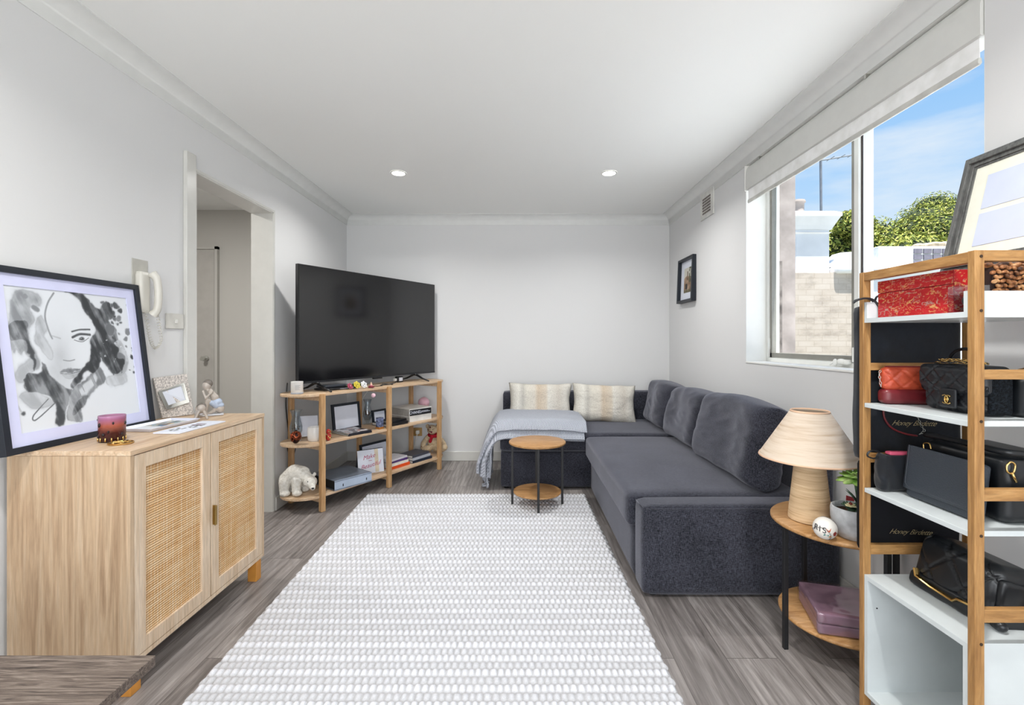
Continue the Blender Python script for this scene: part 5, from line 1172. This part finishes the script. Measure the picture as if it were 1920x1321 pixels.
obj('nose', ell(B(), (.123, -.112, .064), (.009, .006, .006)), BLKP, pbz, smooth='y')
bm = B(); ell(bm, (.085, -.093, .104), (.004, .003, .004)); obj('eye', bm, BLKP, pbz, smooth='y'); bm = B(); ell(bm, (.124, -.070, .104), (.004, .004, .004)); obj('eye', bm, BLKP, pbz, smooth='y')
# patchwork teddy
td = on('teddy_bear', 'cream patchwork teddy bear with red scarf at the console right end', 'teddy bear', 1.335, .165, LOWZ, -CA - .1)
def teddym(name, th):
    t = NT(name); vo = t.n('TexVoronoi'); vo.inputs['Scale'].default_value = 26; t.l(t.coord(), vo.inputs['Vector']); n = t.noise(t.coord(), 60, 3); m = t.math('LESS_THAN', vo.outputs['Distance'], th)
    t.base(t.mix(m, t.ramp(n, [(.3, '#b59d7d'), (.7, '#d9c6a8')]), '#6b2433')); t.bump(n, .8, .006); return t.set(.95, 0, .1)
TD = teddym('teddy_plush', .22); TD2 = teddym('teddy_plush_plain', .10)
bm = B(); ell(bm, (0, 0, .095), (.052, .045, .075)); blob('body', bm, TD2, td, .004, 2)
bm = B(); ell(bm, (-.005, -.01, .215), (.05, .045, .045)); ell(bm, (-.055, 0, .245), (.018, .01, .022)); ell(bm, (.045, .005, .25), (.018, .01, .02)); ell(bm, (-.01, -.05, .203), (.02, .018, .016)); blob('head', bm, TD, td, .004, 2)
for nm, p in (('arm', [(-.045, -.01, .15), (-.085, -.03, .09), (-.085, -.045, .055)]), ('arm', [(.045, -.01, .15), (.085, -.02, .12), (.112, -.03, .085)])): bm = B(); limb(bm, p, [.022, .024, .024]); blob(nm, bm, TD, td, .004, 2)
for nm, p in (('leg', [(-.03, -.02, .045), (-.065, -.07, .04)]), ('leg', [(.03, -.02, .045), (.095, -.06, .045), (.125, -.07, .065)])):
    bm = B(); limb(bm, p, [.033] * len(p)); blob(nm, bm, TD2, td, .004, 2)
bm = B(); tube(bm, smoothpts([(.042, 0, .165), (0, -.045, .16), (-.042, 0, .165), (0, .04, .168)], 6, True), .014, 8, True); limb(bm, [(.0, -.05, .15), (-.012, -.055, .115)], [.014, .016]); limb(bm, [(.01, -.05, .155), (.05, -.045, .165)], [.010, .016]); blob('scarf', bm, plain('scarf_red', '#a5202e', .9, 0, .1, .2, 90), td, .003, 2)
bm = B(); ell(bm, (-.01, -.068, .208), (.007, .004, .005)); obj('nose', bm, plain('nose_dark', '#2d1418', .4), td, smooth='y')
for x in (-.025, .012): obj('eye', ell(B(), (x, -.052, .226), (.004, .003, .004), None, 8), BLKP, td, smooth='y')

# ================================================================ BAG RACK
RX0, RX1, RY0, RY1 = 1.034, 1.367, 1.062, 1.422
rk = thing('storage_rack', 'bamboo storage rack with white shelves and open white cube base', 'rack', ((RX0 + RX1) / 2, (RY0 + RY1) / 2, 0))
pw, pd = .0225, .0178
for x in (RX0, RX1 - pw):
    for y in (RY0, RY1 - pd):
        obj('post', prism(B(), [(x, y), (x + pw, y), (x + pw, y + pd), (x, y + pd)], 0, 1.362), RACKW, rk, ab=True, bevel=.0015)
def railx(y, z0, z1): obj('cross_rail', bx(RX0 + pw, RX1 - pw, y, y + pd - .002, z0, z1), RACKH, rk, ab=True, bevel=.001)
RAILY = wood('rack_bamboo_long', '#94693c', '#b0834f', '#c49862', (8, 1, 8), .45)
for y in (RY0 + .001, RY1 - pd + .001):
    for z0, z1 in ((1.069, 1.091), (.793, .820), (.518, .547)): railx(y, z0, z1)
railx(RY0 + .001, 1.338, 1.362)
for x in (RX0 + .001, RX1 - pw + .001): obj('top_rail', bx(x, x + pw - .002, RY0 + pd, RY1 - pd, 1.336, 1.361), RAILY, rk, ab=True, bevel=.001)
SCRW = plain('screw_head', '#3b2a1c', .5, .3)
for z in (1.348, 1.225, .974, .715, .47):
    obj('bolt', lathe(B(), [(.0035, 0), (.0035, .001)], 12), SCRW, rk, loc=(RX0 + pw / 2 + .003 - rk.location.x, RY0 - rk.location.y, z), rot=(PI / 2, 0, 0))
sy0, sy1 = RY0 + pd + .001, RY1 - pd - .001
for z in (.972, .719): obj('shelf_board', bx(RX0 + .002, RX1 - .002, sy0, sy1, z - .013, z), WHITE, rk, ab=True, bevel=.001)
bm = B(); z = 1.224; box(bm, RX0 + .002, RX1 - .002, sy0, sy1, z - .013, z); box(bm, RX0 + .002, RX1 - .002, sy0, sy0 + .010, z, 1.272); box(bm, RX0 + .002, RX1 - .002, sy1 - .010, sy1, z, 1.272)
obj('tray_shelf', bm, WHITE, rk, ab=True)
bm = B(); box(bm, RX0 + .002, RX1 - .002, sy0, sy1, .447, .460); box(bm, RX0 + .002, RX1 - .002, sy0, sy1, .103, .116); box(bm, RX0 + .002, RX1 - .002, sy0, sy0 + .012, .116, .447); box(bm, RX0 + .002, RX1 - .002, sy1 - .012, sy1, .116, .447)
obj('open_cube', bm, WHITE, rk, ab=True)
obj('cube_back', bx(RX1 - .010, RX1 - .004, sy0 + .013, sy1 - .013, .117, .446), WHITE, rk, ab=True)
bm = B(); lathe(bm, [(.0022, 0), (.0022, .0012)], 10); obj('peg_hole', bm, BLKP, rk, loc=(RX0 + .03 - rk.location.x, sy1 - .012 - rk.location.y, .365), rot=(PI / 2, 0, 0))

# grey frame leaning on the wall above the rack
gf = thing('leaning_frame', 'wide grey moulded picture frame leaning on the wall above rack', 'framed picture', (1.345, 1.23, 1.363))
gt = math.atan2(.085, .362); Mg = Matrix.Translation((1.330 - 1.345, 1.487 - 1.23, .004)) @ Matrix.Rotation(gt, 4, 'Y') @ Matrix.Rotation(-PI / 2, 4, 'Z')   # local x -> -Y, y -> +X (wall)
GW, GH = .50, .372
t = NT('grey_moulding'); s = t.noise(t.coord((1, 6, 1)), 20, 4, .7); t.base(t.ramp(s, [(.3, '#4d4e4d'), (.7, '#7b7c79')])); GM = t.set(.4, .3, .5)
bm = B(); ring4(bm, 0, GW, 0, GH, .014, .004, .026, Mg); ring4(bm, .014, GW - .014, .014, GH - .014, .010, -.004, .024, Mg); ring4(bm, .024, GW - .024, .024, GH - .024, .012, .003, .024, Mg); ring4(bm, .036, GW - .036, .036, GH - .036, .006, .0065, .024, Mg)
obj('frame', bm, GM, gf, bevel=.001)
obj('mat_board', box(B(), .040, GW - .040, .010, .014, .040, GH - .040, M=Mg), CREAM, gf)
for z0, z1 in ((.075, .175), (.190, .295)): obj('blank_panel', box(B(), .085, GW - .085, .0085, .0098, z0, z1, M=Mg), plain('lilac_white', '#ccd4ea', .6, 0, .3, .01), gf)
obj('backing', box(B(), .03, GW - .03, .0245, .027, .03, GH - .03, M=Mg), BLKF, gf)

# tray contents
def brocade(U, V):
    n1 = fbm(U * 9, V * 6, 3, 3); n2 = fbm(U * 16 + 3, V * 11, 7, 3); n3 = fbm(U * 7, V * 5, 13, 2)
    c = np.ones(U.shape + (3,)) * np.array([.70, .10, .12]) + (n2[..., None] - .5) * .12
    for n_, w_, colr in ((n1, .022, (.80, .58, .36)), (n2, .016, (.76, .50, .32)), (n3, .012, (.66, .48, .44))):
        m_ = np.abs(n_ - .47) < w_; m_ &= vnoise(U * 22, V * 16, 5) > .38; c = np.where(m_[..., None], np.array(colr), c)
    m_ = (vnoise(U * 34, V * 22, 31) > .80) & (n1 > .45); c = np.where(m_[..., None], np.array([.75, .45, .38]), c)
    return lin(np.clip(c, 0, 1))
rb = thing('red_brocade_box', 'red silk box with gold branch pattern in the top tray', 'box', (1.17, 1.265, 1.2245))
RSIL = plain('red_silk', '#a5171f', .45, 0, .4, .08, 60); BRO = attrmat('brocade', .45, .4)
rx0, rx1, ry0, ry1, rz0, rz1 = 1.066, 1.33, 1.148, 1.388, 1.2245, 1.3315
obj('box_body', bx(rx0, rx1, ry0, ry1, rz0, rz1 - .0355), RSIL, rb, ab=True, bevel=.002); obj('lid', bx(rx0 - .001, rx1 + .001, ry0 - .001, ry1 + .001, rz1 - .035, rz1), RSIL, rb, ab=True, bevel=.002)
fa = lambda c: loc(rb, c)
facet_art('brocade_panel', 180, 60, fa([(rx0 - .0006, ry1, rz0 + .001), (rx0 - .0006, ry0, rz0 + .001), (rx0 - .0006, ry0, rz1 - .036), (rx0 - .0006, ry1, rz1 - .036)]), brocade, BRO, rb)
facet_art('brocade_panel', 180, 36, fa([(rx0 - .0016, ry1, rz1 - .034), (rx0 - .0016, ry0, rz1 - .034), (rx0 - .0016, ry0, rz1 - .001), (rx0 - .0016, ry1, rz1 - .001)]), lambda U, V: brocade(U + 1.3, V * .5 + .7), BRO, rb)
facet_art('brocade_panel', 120, 60, fa([(rx0, ry0 - .0016, rz0 + .001), (rx1, ry0 - .0016, rz0 + .001), (rx1, ry0 - .0016, rz1 - .001), (rx0, ry0 - .0016, rz1 - .001)]), lambda U, V: brocade(U + 3.3, V), BRO, rb)
ab_ = thing('clear_display_box', 'small clear acrylic box with dark bow and pink rose inside', 'display box', (1.072, 1.118, 1.2245))
AC = glassy('acrylic', '#fbfbff', .08)
obj('acrylic_case', bx(1.044, 1.102, 1.096, 1.1395, 1.2247, 1.287), AC, ab_, ab=True)
bm = B(); ell(bm, (1.078, 1.118, 1.252), (.018, .012, .016)); ell(bm, (1.088, 1.118, 1.243), (.012, .012, .014)); obj('dark_bow', bm, plain('dark_green_satin', '#1f2b28', .3), ab_, ab=True, smooth='y')
bm = B(); tube(bm, smoothpts([(1.060, 1.106, 1.236), (1.075, 1.104, 1.246), (1.09, 1.104, 1.262)], 5), .002, 6); obj('gold_cord', bm, GOLD, ab_, ab=True)
bm = B()
for i in range(7): ell(bm, (1.073 + .005 * math.cos(i * .9), 1.108, 1.236 + .004 * math.sin(i * .9)), (.004, .003, .004), None, 8)
obj('pink_rose', bm, plain('rose_pink', '#d8628c', .5), ab_, ab=True, smooth='y')
wb = thing('woven_clutch', 'brown braided clutch bag folded in the near end of tray', 'clutch bag', (1.22, 1.118, 1.2245))
t = NT('braided_bronze'); n = t.noise(t.coord(), 45, 3); t.base(t.ramp(n, [(.35, '#3a241a'), (.5, '#96613a'), (.65, '#c99a6c')])); BRZ = t.set(.5, .1, .4)
bm = B()
for row in range(10):
    zz = 1.231 + row * .0108
    for side in (1.102, 1.134):
        for i in range(21):
            x = 1.118 + i * .0102 + (row % 2) * .007; wob = .003 * math.sin(i * 1.7 + row)
            ell(bm, (x, side + wob, zz + .002 * math.sin(i)), (.0078, .0055, .0042), (.3, .55 if (i + row) % 2 else -.55, .3), 8)
for i in range(30): ell(bm, (1.12 + i * .0070, 1.118 + .008 * math.sin(i * 1.3), 1.336 + .003 * math.sin(i * 2.1)), (.009, .011, .0055), (0, .4, i), 8)
obj('braids', bm, BRZ, wb, ab=True, smooth='y'); obj('lining', bx(1.118, 1.33, 1.106, 1.130, 1.226, 1.33), plain('lining_brown', '#2b1a14', .9), wb, ab=True)
tag(obj('black_strap', tube(B(), smoothpts([(1.10, 1.3965, 1.238), (1.076, 1.396, 1.252), (1.056, 1.395, 1.277), (1.030, 1.392, 1.283), (1.004, 1.392, 1.277), (.996, 1.392, 1.268)], 8), [.004] + [.009] * 34 + [.007, .006, .005, .004, .004, .003], 8, flat=.35), plain('strap_black', '#202226', .4), smooth='y'), 'black strap end curling over the far side of the tray', 'strap')

# dust bags hung on the far end
t = NT('navy_velvet'); n = t.noise(t.coord((1, 1, 1)), 9, 4, .6, .6); t.base(t.ramp(n, [(.35, '#06080e'), (.7, '#111925')])); t.bump(n, .25, .01); t.b.inputs['Sheen Weight'].default_value = .25; NAVY = t.set(.7, 0, .3)
ng = thing('hanging_dust_bag', 'upper navy dust bag with gold script behind the rack', 'dust bag', (1.19, 1.45, .80), group='navy dust bags on the rack end')
obj('bag_body', softbox(1.038, 1.352, 1.424, 1.462, .795, 1.262, .014, 18, (0, .004, 0), amp=.003, fs=9), NAVY, ng, ab=True, smooth='y')
LG = plain('gold_script', '#bfae86', .4, .6)
text('Honey Birdette', .0225, loc(ng, [(1.194, 1.4165, .908)])[0], (1, 0, -.02), (0, 0, 1), LG, ng, shear=.7, ext=.0002, spacing=.95, thin=-.0003)
obj('hanging_cord', tube(B(), smoothpts([(1.08, 1.44, 1.255), (1.085, 1.428, 1.275), (1.09, 1.4225, 1.292), (1.12, 1.4235, 1.29), (1.13, 1.44, 1.255)], 6), .003, 6), plain('strap_black', '#202226', .4), ng, ab=True, smooth='y')
nb = thing('hanging_dust_bag', 'lower black dust bag with gold script behind the rack', 'dust bag', (1.2, 1.45, .52), group='navy dust bags on the rack end')
obj('bag_body', softbox(1.05, 1.346, 1.4235, 1.462, .515, .790, .012, 16, (0, .004, 0), amp=.003, fs=9, seed=3), plain('black_velvet', '#0c0d12', .8, 0, .25, .3, 9), nb, ab=True, smooth='y')
text('Honey Birdette', .0215, loc(nb, [(1.184, 1.4165, .580)])[0], (1, 0, -.04), (0, 0, 1), LG, nb, shear=.7, ext=.0002, spacing=.95, thin=-.0003)

# ---- handbags
BLK1 = plain('quilted_black_leather', '#1c1f24', .42, 0, .45, .10, 30); BLK2 = plain('soft_black_leather', '#14171b', .36, 0, .5, .15, 24)
t = NT('caviar_leather'); vo = t.n('TexVoronoi'); vo.inputs['Scale'].default_value = 420; t.l(t.coord(), vo.inputs['Vector']); t.base('#3a4048'); t.bump(vo.outputs['Distance'], .4, .002); CAV = t.set(.5, 0, .4)
t = NT('fuzzy_black'); n = t.noise(t.coord(), 160, 3, .8); t.base(t.ramp(n, [(.4, '#08090c'), (.7, '#232a31')])); t.bump(n, 1, .006); FUZ = t.set(.95, 0, .15)
def quilt(pitch_, depth_, axis='x', line=.10, s=1):
    """returns fn(p,q) pressing a diamond grid into the -X face (or -Y face)"""
    def f(p, q):
        a, b = (p.y, p.z) if axis == 'x' else (p.x, p.z)
        u = (a + b * s) / pitch_; v_ = (a - b * s) / pitch_
        du = abs((u % 1) - .5) * 2; dv = abs((v_ % 1) - .5) * 2
        g = min(1 - du, 1 - dv); d_ = math.exp(-(g / line) ** 2) * depth_
        k_ = max(0, -(q.x if axis == 'x' else q.y)) ** 3
        if axis == 'x': p.x += d_ * k_
        else: p.y += d_ * k_
        return p
    return f
def chain(pts, r, n=None, step=None):
    P = smoothpts(pts, 10); bm = B(); d_ = 0; last = P[0]; k_ = 0; step = step or r * 2.6
    for a, b in zip(P, P[1:]):
        d_ += (b - a).length
        if d_ >= step:
            d_ = 0; t_ = (b - a).normalized(); s_ = t_.orthogonal().normalized() if k_ % 2 else t_.cross(t_.orthogonal()).normalized(); k_ += 1
            tube(bm, [b + t_ * r * 1.7 * math.cos(x) + s_ * r * math.sin(x) for x in [2 * PI * j / 10 for j in range(10)]], r * .30, 5, True)
    return bm
# red and orange clutch
oc = thing('two_tone_clutch', 'orange quilted clutch with burgundy leather base and silver chain', 'handbag', (1.165, 1.37, .9725), -.13)
t = NT('orange_leather'); n = t.noise(t.coord(), 40, 4, .6); t.base(t.ramp(n, [(.3, '#9c3a24'), (.6, '#bf5035'), (.8, '#cb6a4c')])); ORG = t.set(.4, 0, .45)
BUR = plain('burgundy_leather', '#6e2228', .35, 0, .5, .12, 18)
obj('lower_body', softbox(-.098, .098, -.021, .020, 0, .045, .014, 18, (.002, .002, 0)), BUR, oc, smooth='y')
obj('upper_body', softbox(-.096, .096, -.020, .019, .040, .108, .016, 40, (.002, .002, 0), fn=quilt(.05, .0035, 'y', .14)), ORG, oc, smooth='y')
obj('zip_edge', tube(B(), [(-.085, 0, .1085), (.085, 0, .1085)], .003, 6), BUR, oc)
obj('silver_chain', chain([(-.096, -.004, .10), (-.104, -.006, .09), (-.103, -.008, .065), (-.100, -.008, .048)], .0028), SILV, oc, smooth='y')
# black quilted flap bag
fb = thing('quilted_flap_bag', 'black diamond-quilted flap bag with gold interlocked clasp and chain', 'handbag', (1.16, 1.218, .9725))
obj('bag_body', softbox(1.128, 1.192, 1.128, 1.309, .973, 1.086, .018, 44, (.004, 0, .002), fn=quilt(.046, .005, 'x', .16)), BLK1, fb, ab=True, smooth='y')
obj('gusset', softbox(1.132, 1.188, 1.1235, 1.134, .978, 1.07, .008, 10), FUZ, fb, ab=True, smooth='y')
def flapfn(p, q):
    g = quilt(.046, .005, 'x', .16)(p, q)
    if g.z < 1.045 and g.x < 1.128: g.z += .012 * (1 - ((g.y - 1.218) / .1) ** 2) * -.0 + .010 * ((g.y - 1.218) / .095) ** 2
    return g
obj('flap', softbox(1.1165, 1.190, 1.124, 1.314, 1.022, 1.094, .014, 46, (.003, 0, .003), fn=flapfn), BLK1, fb, ab=True, smooth='y')
obj('clasp_tab', softbox(1.1105, 1.118, 1.192, 1.238, .984, 1.034, .010, 12), BLK1, fb, ab=True, smooth='y')
cl = obj('gold_clasp', B(), GOLD, fb, ab=True); bm = B(); R_ = .0095
for sgn in (-1, 1):
    pts = [Vector((1.1090, 1.2145 - sgn * .0052 + sgn * R_ * math.cos(a) * -1, 1.006 + R_ * 1.15 * math.sin(a))) for a in [math.radians(d_) for d_ in range(48, 313, 12)]]
    pts = [Vector((p.x - .0006 * sgn, p.y, p.z)) for p in pts]; tube(bm, pts, .0024, 6, flat=.6)
box(bm, 1.1085, 1.1105, 1.2095, 1.2195, 1.0025, 1.0095)
bmesh.ops.translate(bm, verts=bm.verts, vec=-Vector(fb.location)); bmesh.ops.recalc_face_normals(bm, faces=bm.faces); bm.to_mesh(cl.data); bm.free(); cl.data.polygons.foreach_set('use_smooth', [True] * len(cl.data.polygons))
bm = chain([(1.128, 1.27, 1.098), (1.127, 1.24, 1.101), (1.126, 1.20, 1.102), (1.13, 1.16, 1.101), (1.15, 1.15, 1.101), (1.165, 1.19, 1.101), (1.16, 1.24, 1.103), (1.135, 1.262, 1.106), (1.128, 1.225, 1.108), (1.13, 1.17, 1.108)], .0035); obj('chain_strap', bm, GOLD, fb, ab=True, smooth='y')
bm = B(); tube(bm, smoothpts([(1.128, 1.27, 1.098), (1.126, 1.20, 1.102), (1.15, 1.15, 1.101), (1.16, 1.24, 1.103), (1.128, 1.225, 1.108)], 10), .0022, 6); obj('strap_leather', bm, BLK2, fb, ab=True)
kb = thing('handle_bag', 'black bag with round top handle behind the quilted flap bag', 'handbag', (1.27, 1.23, .9725))
obj('bag_body', softbox(1.198, 1.325, 1.110, 1.312, .973, 1.075, .02, 16, (.0, .004, .004), amp=.002), BLK2, kb, ab=True, smooth='y')
pts = smoothpts([(1.207, 1.300, 1.07), (1.204, 1.308, 1.105), (1.202, 1.285, 1.130), (1.202, 1.25, 1.134), (1.204, 1.222, 1.115), (1.207, 1.215, 1.07)], 8); obj('top_handle', tube(B(), pts, .0042, 10), BLK2, kb, ab=True, smooth='y')
bm = chain([(1.20, 1.13, 1.085), (1.23, 1.125, 1.087), (1.26, 1.122, 1.083), (1.285, 1.124, 1.088), (1.31, 1.14, 1.084), (1.29, 1.16, 1.083), (1.24, 1.15, 1.086)], .0055, step=.010); obj('chain_strap', bm, plain('aged_gold', '#6d5434', .4, .8), kb, ab=True, smooth='y')
bm = B(); tube(bm, [(1.213, 1.109, 1.02 + .0), (1.222, 1.107, 1.035), (1.235, 1.107, 1.03)], .002, 6); tube(bm, [(1.213, 1.109, .995), (1.225, 1.107, .99), (1.236, 1.107, 1.002)], .002, 6); obj('metal_rings', bm, SILV, kb, ab=True, smooth='y')
tag(obj('burgundy_strap', tube(B(), smoothpts([(1.100, 1.412, .957), (1.103, 1.412, .925), (1.125, 1.411, .895), (1.165, 1.411, .878), (1.200, 1.411, .872)], 8), .003, 6), BUR, smooth='y'), 'burgundy leather strap looping below the upper bag shelf', 'strap')
tag(obj('silver_strap_chain', chain([(1.203, 1.412, .874), (1.222, 1.412, .886), (1.212, 1.412, .905), (1.203, 1.412, .93), (1.20, 1.412, .957)], .0026), SILV, smooth='y'), 'short silver chain joined to the burgundy strap', 'chain')
# third shelf
wo = thing('wallet_bag', 'plain grained black wallet bag leaning on the third shelf', 'handbag', (1.11, 1.235, .7195))
Mw = Matrix.Translation((1.108, 1.235, .7205)) @ Matrix.Rotation(math.radians(7), 4, 'Y')
def slab(x0, x1, y0, y1, z0, z1, r=.008, n=14, M=Mw, **k):
    bm = softbox(x0, x1, y0, y1, z0, z1, r, n, **k); bmesh.ops.transform(bm, matrix=M, verts=bm.verts); return bm
obj('bag_body', slab(-.012, .020, -.105, .096, 0, .138, .008), CAV, wo, ab=True, smooth='y')
obj('front_flap', slab(-.019, -.0125, -.107, .098, .020, .142, .006), CAV, wo, ab=True, smooth='y')
bm = B(); pts = [(-.0195, -.098, .14), (-.0195, -.098, .035), (-.0195, -.088, .028), (-.0195, .08, .028), (-.0195, .090, .035), (-.0195, .090, .14)]; tube(bm, [Mw @ Vector(p) for p in pts], .0008, 5); obj('flap_stitching', bm, plain('stitch_thread', '#4a4e55', .7), wo, ab=True)
bm = B(); tube(bm, smoothpts([Mw @ Vector(p) for p in [(.004, .07, .138), (.004, .072, .152), (.004, .055, .156), (.004, .048, .142)]], 6), .002, 6); obj('strap_ring', bm, GOLD, wo, ab=True, smooth='y')
to = thing('black_tote', 'large black leather bag filling the back of the third shelf', 'handbag', (1.24, 1.24, .7195))
obj('bag_body', softbox(1.152, 1.335, 1.110, 1.335, .720, .880, .02, 18, (.0, .004, -.004), amp=.003, fs=8), BLK2, to, ab=True, smooth='y')
obj('rolled_edge', tube(B(), smoothpts([(1.155, 1.33, .892), (1.157, 1.25, .894), (1.158, 1.13, .892), (1.20, 1.113, .888), (1.33, 1.113, .876)], 6), .008, 8), BLK2, to, ab=True, smooth='y')
bm = B(); tube(bm, smoothpts([(1.150, 1.104, .862), (1.158, 1.103, .872), (1.168, 1.103, .866), (1.166, 1.103, .85), (1.158, 1.103, .845), (1.150, 1.103, .850)], 6, True), .0022, 6, True); tube(bm, [(1.160, 1.102, .848), (1.170, 1.102, .825)], .003, 6); obj('gold_ring', bm, GOLD, to, ab=True, smooth='y')
db = thing('folded_pouch', 'black drawstring pouch with pink lining on the third shelf', 'pouch', (1.09, 1.37, .7195))
obj('pouch_body', softbox(1.048, 1.15, 1.350, 1.396, .720, .830, .016, 24, (0, .003, -.010), amp=.012, fs=22), NAVY, db, ab=True, smooth='y')
obj('pink_lining', softbox(1.075, 1.14, 1.352, 1.375, .826, .836, .004, 10, amp=.002, fs=20), plain('hot_pink', '#d95a78', .6), db, ab=True, smooth='y')
obj('drawstring_loop', tube(B(), smoothpts([(1.055, 1.37, .832), (1.04, 1.368, .838), (1.022, 1.366, .834), (1.018, 1.366, .822), (1.035, 1.366, .815), (1.052, 1.368, .820)], 6), .0035, 7, flat=.6), BLK2, db, ab=True, smooth='y')
# bottom bag
bg_ = thing('shoulder_bag', 'big black panelled shoulder bag with gold bar on the cube', 'handbag', (1.20, 1.26, .4605))
Mb = Matrix.Translation((1.133, 1.258, .4635)) @ Matrix.Rotation(math.radians(14), 4, 'Y')
obj('bag_body', slab(.0, .125, -.118, .108, 0, .150, .03, 46, Mb, bulge=(.006, .002, .004), fn=quilt(.105, .006, 'x', .06, .9), amp=.003, fs=10), BLK2, bg_, ab=True, smooth='y')
obj('side_gusset', slab(.012, .12, -.128, -.112, .004, .120, .012, 14, Mb, amp=.003, fs=22), BLK2, bg_, ab=True, smooth='y')
obj('gathered_panel', slab(-.008, .02, -.108, .100, -.001, .04, .012, 20, Mb, amp=.004, fs=22), BLK2, bg_, ab=True, smooth='y')
gb = [(-.008, .082, .045), (-.011, .070, .028), (-.012, .02, .022), (-.013, -.045, .020), (-.013, -.055, .030), (-.013, -.098, .034)]
bm = B(); P_ = [Mb @ Vector(p) for p in gb]; tube(bm, P_, .0075, 6, flat=.55); obj('gold_bar', bm, GOLD, bg_, ab=True, bevel=.001)
bm = chain([Mb @ Vector(p) for p in [(.06, -.130, .11), (.075, -.133, .09), (.07, -.133, .06), (.085, -.134, .03)]], .0040); obj('gold_chain', bm, GOLD, bg_, ab=True, smooth='y')
obj('bag_foot', ell(B(), (1.155, 1.125, .4745), (.014, .016, .013)), BLK2, bg_, ab=True, smooth='y')
